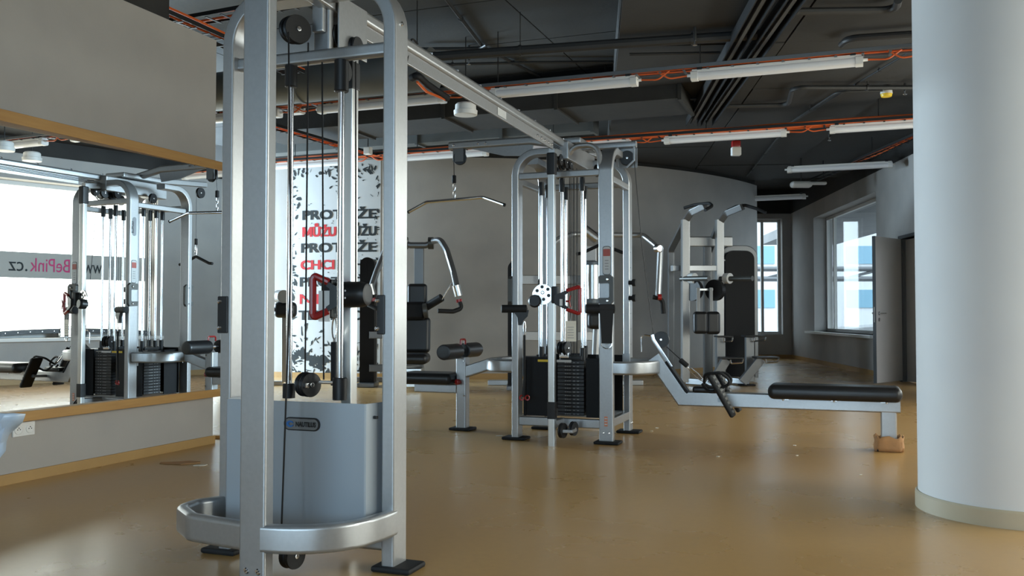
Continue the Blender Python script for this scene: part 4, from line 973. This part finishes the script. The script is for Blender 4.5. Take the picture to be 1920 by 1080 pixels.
for yc, words in rows:
    for t, mname, x0, x1 in words:
        a0, a1 = cwang(x0), cwang(x1); zb = cwhit(630, yc + 9).z
        bm = bmesh.new()
        for sx_, sy_ in ((0, 0), (.011, 0), (.022, 0), (0, .010), (.011, .010), (.022, .010)):
            full = (a1 - a0) * WR - .022
            if t[0] != 'M': t_ = text_verts(t, .205, 0, 'LEFT', full, .0)
            else:                                   # the M is drawn stroke by stroke
                mw = full * (.27 if len(t) == 4 else .25); t_ = text_verts(t[1:], .205, 0, 'LEFT', full - mw - .03, .0); hM = .205 * .72; sw = .020
                for v in t_.verts: v.co.x += mw + .03
                for q_ in ([(0, 0), (sw, 0), (sw, hM), (0, hM)], [(mw - sw, 0), (mw, 0), (mw, hM), (mw - sw, hM)], [(0, hM), (sw * 1.1, hM), (mw / 2 + sw * .4, .02), (mw / 2 - sw * .6, .02)], [(mw, hM), (mw - sw * 1.1, hM), (mw / 2 - sw * .4, .02), (mw / 2 + sw * .6, .02)]):
                    t_.faces.new([t_.verts.new((x_, y_, 0)) for x_, y_ in q_])
            vm_ = {v: bm.verts.new((v.co.x + sx_, v.co.y + sy_, .0004 * (sx_ + sy_) * 100)) for v in t_.verts}
            for f_ in t_.faces: bm.faces.new([vm_[v] for v in f_.verts])
            t_.free()
        PT.add('lettering', wallmap(bm, a0, zb, .008), mname)
rnd = random.Random(11); b = new()
def blob(px, py, size, st):
    a = cwang(px); z = cwhit(px, py).z; n = rnd.randint(6, 10); th = rnd.uniform(0, PI)
    vs = []
    for k in range(n):
        t = 2 * PI * k / n; r = size * rnd.uniform(.35, 1.15); x, y = r * math.cos(t), r * math.sin(t) * st
        xx, yy = x * math.cos(th) - y * math.sin(th), x * math.sin(th) + y * math.cos(th)
        vs.append(b.verts.new(cw(min(max(a + xx / WR, a540), a712), .008, z + yy)))
    b.faces.new(vs)
for k in range(90): blob(rnd.uniform(543, 710), 305 + abs(rnd.gauss(0, 22)), rnd.uniform(.02, .075), rnd.uniform(.15, .6))
for k in range(70): blob(543 + abs(rnd.gauss(0, 8)), rnd.uniform(330, 690), rnd.uniform(.02, .08), rnd.uniform(.15, .6))
for k in range(30): blob(709 - abs(rnd.gauss(0, 3)), rnd.uniform(330, 690), rnd.uniform(.015, .05), rnd.uniform(.15, .6))
for k in range(110): blob(rnd.uniform(543, 710), 700 - abs(rnd.gauss(0, 34)), rnd.uniform(.02, .09), rnd.uniform(.15, .6))
for k in range(26): blob(548 + k * 2.6, 672 - 6 * math.sin(k * .25) + rnd.uniform(-5, 5), rnd.uniform(.06, .12), rnd.uniform(.35, .7))
for k in range(40): blob(rnd.uniform(560, 706), rnd.choice((383, 418, 447, 480, 512, 545, 577)) + rnd.uniform(-3, 3), rnd.uniform(.008, .025), .4)
PT.add('ink_splatter', b, 'ink', None, None, 'stuff')

# ================================================================== ceiling services
TZ = 3.275
def tray(label, p0, p1, width, group='cable trays under the ceiling', mname='tray', hang=True, step=.22):
    p0, p1 = V(p0), V(p1); d = (p1 - p0).normalized(); n = V((d.y, -d.x, 0)); Ld = (p1 - p0).length
    T = Thing('cable_tray', label, 'cable tray', p0, group)
    for s_ in (-1, 1): T.add('side_rail', rtube(new(), [p0 + n * s_ * width / 2, p1 + n * s_ * width / 2], .034, .010, Z, .002, 1), mname)
    b = new(); k = 0
    while k * step < Ld:
        c = p0 + d * (k * step); rtube(b, [c - n * width / 2 - Z * .028, c + n * width / 2 - Z * .028], .022, .006, d, .001, 1); k += 1
    T.add('rungs', b, mname, None, None, 'stuff')
    if hang:
        k = 0
        while k * 2.0 + .5 < Ld:
            c = p0 + d * (k * 2.0 + .5); T.add('hanger_rod', cyl(new(), c, V((c.x, c.y, CZ - .01)), .006, 6), 'traydark'); k += 1
    return T
def cables(label, p0, p1, n_, r, drops=(), zoff=0.0, spread=.09, group='orange cable bundles'):
    p0, p1 = V(p0), V(p1); d = (p1 - p0).normalized(); nn = V((d.y, -d.x, 0)); Ld = (p1 - p0).length
    T = Thing('cable_bundle', label, 'cables', p0, group); rr = random.Random(len(label) * 7 + n_)
    for k in range(n_):
        pts = []; m = max(2, int(Ld / .35)); ph = rr.uniform(0, 6)
        for i in range(m + 1):
            t = i / m; w_ = spread * (k / max(1, n_ - 1) - .5)
            pts.append(p0 + d * (Ld * t) + nn * (w_ + .012 * math.sin(i * 1.3 + ph)) + Z * (zoff + r * (k % 2) + .008 * math.sin(i * .9 + ph * 2)))
        T.add('cable', tube(new(), pts, r, 6), 'orange')
    for q0, q1 in drops:
        q0, q1 = V(q0), V(q1); T.add('cable_loop', tube(new(), fil([q0, q0 * .6 + q1 * .4 - Z * .05, q1], .1, 5), .008, 6), 'orange')
    return T
def wall_x(y):           # where the right wall stands at this depth
    return RC.x + RD.x * ((y - RC.y) / RD.y)
lamp_proto = []
def lamp(x, y, z, label, group, ln=1.46, rotz=0.0):
    if not lamp_proto:
        T = Thing('tube_lamp', label, 'lamp', (0, 0, 0), group)
        h = ln / 2
        T.add('housing', rtube(new(), [(-h, 0, .040), (h, 0, .040)], .085, .03, Y, .006), 'white')
        T.add('diffuser', rtube(new(), [(-h + .05, 0, -.002), (h - .05, 0, -.002)], .10, .075, Y, .030, 4), 'lens')
        for s_ in (-1, 1):
            T.add('end_cap', rtube(new(), [(s_ * (h - .05), 0, .0), (s_ * (h + .012), 0, .0)], .106, .085, Y, .022, 3), 'white')
            T.add('cable_gland', cyl(new(), (s_ * (h + .01), 0, .01), (s_ * (h + .05), 0, .01), .014, 8), 'white')
            T.add('mount_clip', box(new(), (s_ * (h - .07), 0, .062), (.045, .11, .03), None, .004), 'black')
        lamp_proto.append(T.o); r = T.o
    else:
        src = lamp_proto[0]; r = src.copy(); COL.objects.link(r)
        for ch in list(src.children):
            c = ch.copy(); COL.objects.link(c); c.parent = r
        tag(r, label, 'lamp', group)
    r.location = (x, y, z); r.rotation_euler = (0, 0, rotz); return r
ROWS = [('nearest', 8.47, [(-8.6, 'farthest left'), (-6.60, 'showing left of the foreground tower'), (-4.62, 'behind the foreground tower'), (-2.63, 'just right of the overhead beam'), (-.64, 'largest, left of the round column'), (1.35, 'hidden by the round column')], 3.20),
        ('second', 11.52, [(-9.5, 'at the far left end'), (-7.5, 'left of the wall lettering'), (-5.38, 'under the lat boom'), (-3.40, 'peeping out above the rear tower'), (-1.48, 'middle one right of the rear tower'), (.50, 'beside the round column')], 3.20),
        ('third', 14.52, [(-.18, 'near the open door')], 3.20), ('farthest', 17.9, [(-1.55, 'above the far window')], 3.20)]
for nm, y, xs, z in ROWS:
    for x, where in xs: lamp(x, y, z, 'white tube lamp in the %s ceiling row, %s' % (nm, where), 'ceiling tube lamps')
for nm, y, x0, nc, r in (('nearest', 8.47, -9.8, 3, .009), ('second', 11.52, -10.2, 8, .020)):
    x1 = wall_x(y) - .1
    tray('grey ladder cable tray above the %s row of tube lamps' % nm, (x0, y, TZ), (x1, y, TZ), .18, mname='tray' if nc < 5 else 'traydark')
    row = [q for q in ROWS if q[0] == nm][0]; drops = []
    for x, _ in row[2]:
        for s_ in (-1, 1): drops.append(((x + s_ * 1.05, y - .03, TZ - .01), (x + s_ * .78, y, 3.21)))
    cables('orange cables along the %s lamp row' % nm, (x0, y, TZ + (.0 if nc < 5 else -.004)), (x1, y, TZ + (.0 if nc < 5 else -.004)), nc, r, drops, .0, .10 if nc < 5 else .13)
# trays that run along the hall and above the partition
a0, a1 = onz(510, 236, 3.27), onz(660, 279, 3.27)
tray('dark cable tray running askew towards the curved wall left of the lettering', a0 + (a0 - a1) * .5, a1 + (a1 - a0) * .6, .16, mname='traydark')
cables('orange cables on the skewed tray behind the foreground tower', a0 + (a0 - a1) * .5, a1 + (a1 - a0) * .6, 5, .013)
x = -4.95
tray('black mesh tray above the top edge of the mirror partition', (x, 2.2, 3.30), (x, 7.4, 3.30), .20, mname='traydark', step=.16)
cables('orange cables in the tray above the partition', (x + .04, 2.2, 3.33), (x + .04, 7.4, 3.33), 3, .010)
tray('short black tray crossing over the partition end', (-7.0, 6.35, 3.46), (-4.0, 6.1, 3.46), .18, mname='traydark', step=.16)
cables('orange cables on the short tray over the partition end', (-7.0, 6.35, 3.46), (-4.0, 6.1, 3.46), 2, .012)
a0, a1 = onz(1560, 268, 3.27), onz(1728, 252, 3.27)
p0_ = onz(1600, 305, 3.3); p1_ = onz(1727, 250, 3.3)
tray('dark cable tray slanting towards the door', p0_ + (p0_ - p1_) * .8, p1_ + (p1_ - p0_) * .2, .14, mname='traydark')
cables('orange cables on the slanting tray near the door', p0_ + (p0_ - p1_) * .2, p1_ + (p1_ - p0_) * .2, 3, .010)
# ducts
b = new(); pd_ = dep(560, 163, 9.4); dy, dz = pd_.y, 3.37
D2 = Thing('round_duct', 'grey round ventilation duct behind the head of the foreground tower', 'duct', (-6.5, dy, dz))
for k in range(4):
    x0 = -9.6 + k * 1.45; D2.add('duct_section', cyl(new(), (x0 + .006, dy, dz), (x0 + 1.444, dy, dz), .20, 32), 'duct')
    D2.add('duct_flange', cyl(new(), (x0 + 1.43, dy, dz), (x0 + 1.46, dy, dz), .212, 32), 'duct')
for k in range(2): D2.add('hanger_rod', cyl(new(), (-8.9 + k * 3.0, dy, dz + .19), (-8.9 + k * 3.0, dy, CZ - .01), .006, 6), 'traydark')
def rect_duct(label, x0, x1, y0, y1, z0, z1, mname, n):
    T = Thing('rectangular_duct', label, 'duct', ((x0 + x1) / 2, (y0 + y1) / 2, z0)); w_ = (x1 - x0) / n
    for k in range(n):
        T.add('duct_section', bb(new(), (x0 + k * w_ + .008, y0, z0), (x0 + (k + 1) * w_ - .008, y1, z1), .006), mname)
        T.add('duct_flange', bb(new(), (x0 + (k + 1) * w_ - .02, y0 - .02, z0 - .02), (x0 + (k + 1) * w_ + .02, y1 + .02, z1 + .02)), mname)
    for k in range(2):
        xx = x0 + w_ * (.6 + k * (n - 1.2)); T.add('hanger_rod', cyl(new(), (xx, y0 + .05, z1 - .01), (xx, y0 + .05, CZ - .01), .006, 6), 'traydark')
rect_duct('wide black duct hanging behind the nearest lamp row', -7.4, -1.75, 9.95, 10.8, 3.36, 3.70, 'soffit', 4)
rect_duct('grey box duct in front of the curved wall top', -8.6, -3.3, 12.0, 12.25, 3.50, 3.74, 'duct', 4)
# pipes and conduits
def pipe(label, pts, z, r, mname='pipe', cat='pipe', rad=.12):
    P = fil([onz(px, py, z if not isinstance(z, (list, tuple)) else z[i]) for i, (px, py) in enumerate(pts)], rad, 5)
    b = new(); tube(b, P, r, 10); T = Thing('ceiling_pipe' if r > .02 else 'conduit', label, cat, P[0]); T.add('tube', b, mname)
    Ld = 0; 
    for A, Bq in zip(P, P[1:]):
        n = int((Bq - A).length / 1.2)
        for k in range(n):
            c = A.lerp(Bq, (k + .5) / n); T.add('clamp', cyl(new(), c - (Bq - A).normalized() * .012, c + (Bq - A).normalized() * .012, r + .008, 10), mname)
            T.add('clamp_rod', cyl(new(), c + Z * r * .8, V((c.x, c.y, CZ - .008 if z < 3.5 else max(z + .02, CZ - .008))), .005, 6), mname)
    return T
pipe('thick dark sprinkler pipe crossing above the beam', [(800, 107), (1160, 82), (1440, 64)], 3.46, .045)
pipe('dark pipe high above the round column', [(1475, 0), (1478, 22), (1680, 19), (1684, 0)], 3.46, .032)
pipe('dark pipe entering behind the column top', [(1578, 84), (1590, 72), (1740, 62)], 3.46, .032)
pipe('dark pipe behind the second lamp row', [(1335, 190), (1340, 200), (1478, 197), (1486, 164), (1740, 164)], 3.46, .026)
pipe('thin black conduit running diagonally over the nearest lamp row', [(815, -30), (905, 88), (1012, 144)], 3.80, .018, cat='conduit')
pipe('thin conduit with clips under the ceiling boards', [(700, 124), (1000, 117), (1160, 116)], 3.78, .016, cat='conduit')
pipe('short conduit left of the overhead beam', [(790, 92), (900, 91), (912, 84)], 3.78, .018, cat='conduit')
pipe('thin conduit over the right hand slab', [(1180, 102), (1350, 99)], 3.47, .014, cat='conduit')
pipe('thin conduit below the slab near the second lamp row', [(1150, 188), (1310, 186)], 3.47, .014, cat='conduit')
pipe('bent thin conduit leading to the yellow detector', [(1480, 232), (1570, 172), (1655, 170)], 3.46, .012, cat='conduit')
pipe('straight conduit slanting up to the column', [(1400, 330), (1480, 232), (1727, 85)], 3.495, .012, cat='conduit')
# pair of black slotted channels along the slab
for lab, a, c in (('left black slotted channel along the slab', (1432, -5), (1297, 230)), ('right black slotted channel along the slab', (1490, -5), (1325, 230))):
    p, q = onz(a[0], a[1], 3.42), onz(c[0], c[1], 3.42); dd = (q - p).normalized(); nn = V((dd.y, -dd.x, 0)); p = p - dd * 1.0
    T = Thing('slotted_channel', lab, 'channel', p, 'slotted channels')
    for s_ in (-1, 1): T.add('channel_side', rtube(new(), [p + nn * s_ * .07, q + nn * s_ * .07], .10, .012, Z, .002, 1), 'traydark')
    T.add('channel_back', rtube(new(), [p + Z * .045, q + Z * .045], .012, .14, Z, .002, 1), 'traydark')
    T.add('conduit_run', rtube(new(), [p + nn * .0 - Z * .01, q - Z * .01], .03, .035, Z, .006, 2), 'tray')
    for k in range(4): c_ = p.lerp(q, .15 + .23 * k); T.add('hanger_rod', cyl(new(), c_ + Z * .04, V((c_.x, c_.y, SLZ + .02)), .006, 6), 'traydark')
# pendant drums, detectors, siren, boxes
def reflect(p): p = V(p); return p - mn * (2 * (p - mo).dot(mn))
def drum(p, label):
    T = Thing('pendant_drum', label, 'ceiling fixture', p, 'white pendant drums')
    T.add('body', lathe(new(), p, Z, [(0, .085), (.006, .118), (.05, .122), (.055, .108), (.11, .105), (.125, .09), (.13, .02)], 28), 'white')
    T.add('hanger_rod', cyl(new(), p + Z * .12, V((p.x, p.y, CZ - .01)), .006, 6), 'traydark')
drum(onz(873, 217, 3.02), 'white drum fixture hanging left of the overhead beam')
drum(reflect(onz(60, 303, 3.02)), 'white drum fixture above the hall, right one seen in the mirror')
drum(reflect(onz(8, 284, 3.02)), 'white drum fixture at the left edge of the mirror')
p = onz(1662, 182, 3.40)
T = Thing('smoke_detector', 'yellow and white round smoke detector left of the column top', 'detector', p)
T.add('body', lathe(new(), p, Z, [(0, .03), (.004, .055), (.03, .062), (.035, .06)], 20), 'yellow'); T.add('base', lathe(new(), p + Z * .035, Z, [(0, .065), (.03, .062), (SLZ - 3.435, .05)], 20), 'white')
p = onz(1380, 284, 3.25)
T = Thing('alarm_siren', 'red and white alarm siren right of the rear tower', 'siren', p)
T.add('base', box(new(), p, (.13, .10, .12), frame3(rt), .015), 'white'); T.add('lens', box(new(), p + Z * .10, (.12, .09, .10), frame3(rt), .02), 'red'); T.add('bracket', cyl(new(), p + Z * .14, V((p.x, p.y, SLZ + .01)), .012, 8), 'traydark')
p = onz(1502, 346, 3.1)
T = Thing('emergency_light', 'pale oval emergency light fitting above the far corner', 'lamp', p)
T.add('body', box(new(), p, (.34, .16, .10), frame3(rt), .045, 4), 'white'); T.add('arm', box(new(), p + rt * .28 + Z * .02, (.26, .08, .05), frame3(rt), .02), 'white'); T.add('hanger_rod', cyl(new(), p + Z * .04, V((p.x, p.y, SLZ + .01)), .01, 8), 'traydark')
p = onz(690, 283, 3.22)
T = Thing('junction_box', 'small white junction box on the orange cables right of the lettering top', 'junction box', p); T.add('box', box(new(), p, (.10, .08, .10), None, .008), 'white'); T.add('lid', box(new(), p - Y * .044, (.086, .008, .086), None, .003), 'white'); T.add('stem', cyl(new(), p + Z * .04, V((p.x, p.y, CZ - .01)), .008, 6), 'traydark')
p = onz(556, 207, 3.25)
T = Thing('junction_box', 'flat white ceiling box behind the foreground tower head', 'junction box', p); T.add('box', box(new(), p, (.16, .12, .07), None, .008), 'white'); T.add('lid', box(new(), p - Z * .038, (.14, .10, .008), None, .003), 'white'); T.add('stem', cyl(new(), p + Z * .03, V((p.x, p.y, CZ - .01)), .008, 6), 'traydark')
for px, py, zz, lab in ((1303, 86, 3.36, 'sprinkler head under the thick pipe'), (1697, 178, 3.40, 'sprinkler head beside the yellow detector'), (1555, 264, 3.40, 'sprinkler head between the last two lamp rows'), (879, 122, 3.62, 'sprinkler head left of the overhead beam')):
    p = onz(px, py, zz)
    T = Thing('sprinkler_head', 'small chrome ' + lab, 'sprinkler', p, 'sprinkler heads')
    T.add('deflector', lathe(new(), p, Z, [(0, .010), (.004, .022), (.008, .022), (.010, .008), (.05, .008)], 12), 'bolt'); T.add('stem', cyl(new(), p + Z * .045, V((p.x, p.y, SLZ + .01 if px > 1150 else CZ - .01)), .014, 8), 'pipe')
# exit sign hung between the windows and the door (seen in the mirror)
p = rw(9.4, -.35, 2.68)
T = Thing('exit_sign', 'green and white emergency exit sign by the door, seen in the mirror', 'sign', p)
sR = frame3(RD); T.add('plate', box(new(), p, (.34, .03, .17), sR, .006), 'white'); T.add('pictogram', box(new(), p - RN * .018, (.30, .004, .13), sR), 'green')
b = new(); prism(b, [(-.10, -.02), (-.02, -.02), (-.02, -.05), (.05, 0), (-.02, .05), (-.02, .02), (-.10, .02)], p - RN * .022, RD, Z, .003); T.add('arrow', b, 'white')
T.add('hanger_rod', cyl(new(), p + Z * .08, p + Z * (SLZ + .02 - 2.68), .008, 6), 'traydark')

# ================================================================== small things
# double socket on the partition
c = onx(52, 803, PX); 
T = Thing('wall_socket', 'white double wall socket under the mirror batten', 'socket', V((PX, c.y, c.z)))
T.add('plate', box(new(), V((PX + .006, c.y - .035, c.z)), (.012, .155, .083), None, .004), 'white')
for dy in (-.075, .005):
    q = V((PX + .012, c.y + dy, c.z)); b = new(); lathe(b, q, X, [(0, .029), (.003, .029), (.004, .025), (.0025, .023)], 20); so = T.add('socket_face', b, 'white')
    b = new()
    for k in (-1, 1): lathe(b, q + V((.001, k * .0095, 0)), X, [(0, .0032), (.003, .0032)], 8)
    lathe(b, q + V((.001, 0, .010)), X, [(0, .0032), (.004, .0032)], 8); T.add('socket_holes', b, 'black', so, None, 'stuff')
# crumpled plastic sheet at the left edge
b = new(); nU, nV = 12, 14; o0 = onz(-70, 985); o0.z = 0; grid = []; rr = random.Random(3)
for j in range(nV + 1):
    row = []; t = j / nV; zz = .02 + .52 * t
    for i in range(nU + 1):
        u = i / nU - .5; wdt = .10 + .34 * t
        p = o0 + rt * (u * wdt + .085 * t * t + .01) + V((-rt.y, rt.x, 0)) * (.07 * math.sin(u * 7 + t * 2.5) + .03 * math.sin(t * 9 + u * 4)) + Z * zz
        p += V((rr.uniform(-1, 1), rr.uniform(-1, 1), rr.uniform(-1, 1))) * .012
        row.append(b.verts.new(p))
    grid.append(row)
for j in range(nV):
    for i in range(nU): b.faces.new((grid[j][i], grid[j][i + 1], grid[j + 1][i + 1], grid[j + 1][i]))
PS = single('plastic_sheet', b, 'plastic', 'crumpled pale blue plastic wrapping at the left edge by the socket', 'plastic wrap', o0); mo_ = PS.modifiers.new('thickness', 'SOLIDIFY'); mo_.thickness = .004
# plank and scraps on the floor
c = onz(414, 821); b = new(); box(b, V((c.x, c.y, .012)), (.42, .07, .024), frame3(rt), .003); single('timber_offcut', b, 'timber', 'short wooden offcut on the floor past the partition end', 'wood offcut', (c.x, c.y, 0))
rr = random.Random(5)
for px, py, sz, lab in ((340, 869, .16, 'torn scrap of brown paper on the floor in front of the partition'), (375, 873, .07, 'thin paper strip beside the torn brown scrap'), (1494, 855, .016, 'white crumb on the floor nearest below the rowing bench'), (1490, 836, .020, 'white crumb on the floor under the middle of the rowing bench'), (1346, 857, .014, 'white crumb on the floor left below the rowing bench'), (1222, 809, .014, 'tiny white crumb just right of the rear tower foot'), (1232, 803, .018, 'pale fleck on the floor right of the rear tower'), (936, 818, .03, 'pale scrap on the floor left of the rear tower foot'), (1614, 891, .014, 'tiny crumb on the floor in front of the cardboard foot')):
    c = onz(px, py); n = 9; out = [(sz * rr.uniform(.45, 1) * math.cos(2 * PI * k / n), sz * .55 * rr.uniform(.4, 1) * math.sin(2 * PI * k / n)) for k in range(n)]
    b = new(); prism(b, out, V((c.x, c.y, .004)), rt, V((-rt.y, rt.x, 0)), .004)
    single('paper_scrap', b, 'card' if sz > .1 else 'paper', lab, 'scrap', (c.x, c.y, .002), 'scraps on the floor')
# studded strap with a metal buckle on the shop window sill
s0 = 12.35
T = Thing('studded_strap', 'black studded strap with a broad metal buckle on the mirrored window sill', 'strap', rw(s0, .0, .66))
for a, c, z_ in ((-1.3, -.12, 1), (.12, 1.3, 1)):
    pts = [rw(s0 + a + (c - a) * k / 8, .0, .705 + .055 * (1 - ((a + (c - a) * k / 8) / 1.3) ** 2)) for k in range(9)]
    st = T.add('strap', rtube(new(), pts, .07, .02, Z, .004), 'black')
    b = new()
    for k in range(7): bolt(b, rw(s0 + a + (c - a) * (k + .5) / 7, -.010, .705 + .055 * (1 - ((a + (c - a) * (k + .5) / 7) / 1.3) ** 2)), -RN, .009, .004)
    T.add('studs', b, 'bolt', st, None, 'stuff')
T.add('buckle', box(new(), rw(s0, -.0, .745), (.26, .06, .17), frame3(RD), .012), 'brushed')
for z_ in (.70, .745, .79): T.add('buckle_bar', box(new(), rw(s0, -.035, z_), (.24, .012, .02), frame3(RD), .004), 'chrome')

# slack black hose with orange cable ends below the ceiling, left of the overhead beam
pts = [onz(772, 146, 3.14), onz(782, 141, 3.15), onz(800, 158, 3.12), onz(838, 184, 3.10)]
T = Thing('flexible_hose', 'slack black hose with an orange cable end left of the overhead beam', 'hose', pts[0])
T.add('hose', tube(new(), fil(pts, .15, 5), .035, 12), 'rubber'); T.add('cable_end', tube(new(), [pts[1] - Z * .06, pts[2] - Z * .07, pts[3] - Z * .02], .012, 6), 'orange')
T.add('hanger_rod', cyl(new(), pts[1], V((pts[1].x, pts[1].y, CZ - .01)), .005, 6), 'traydark')
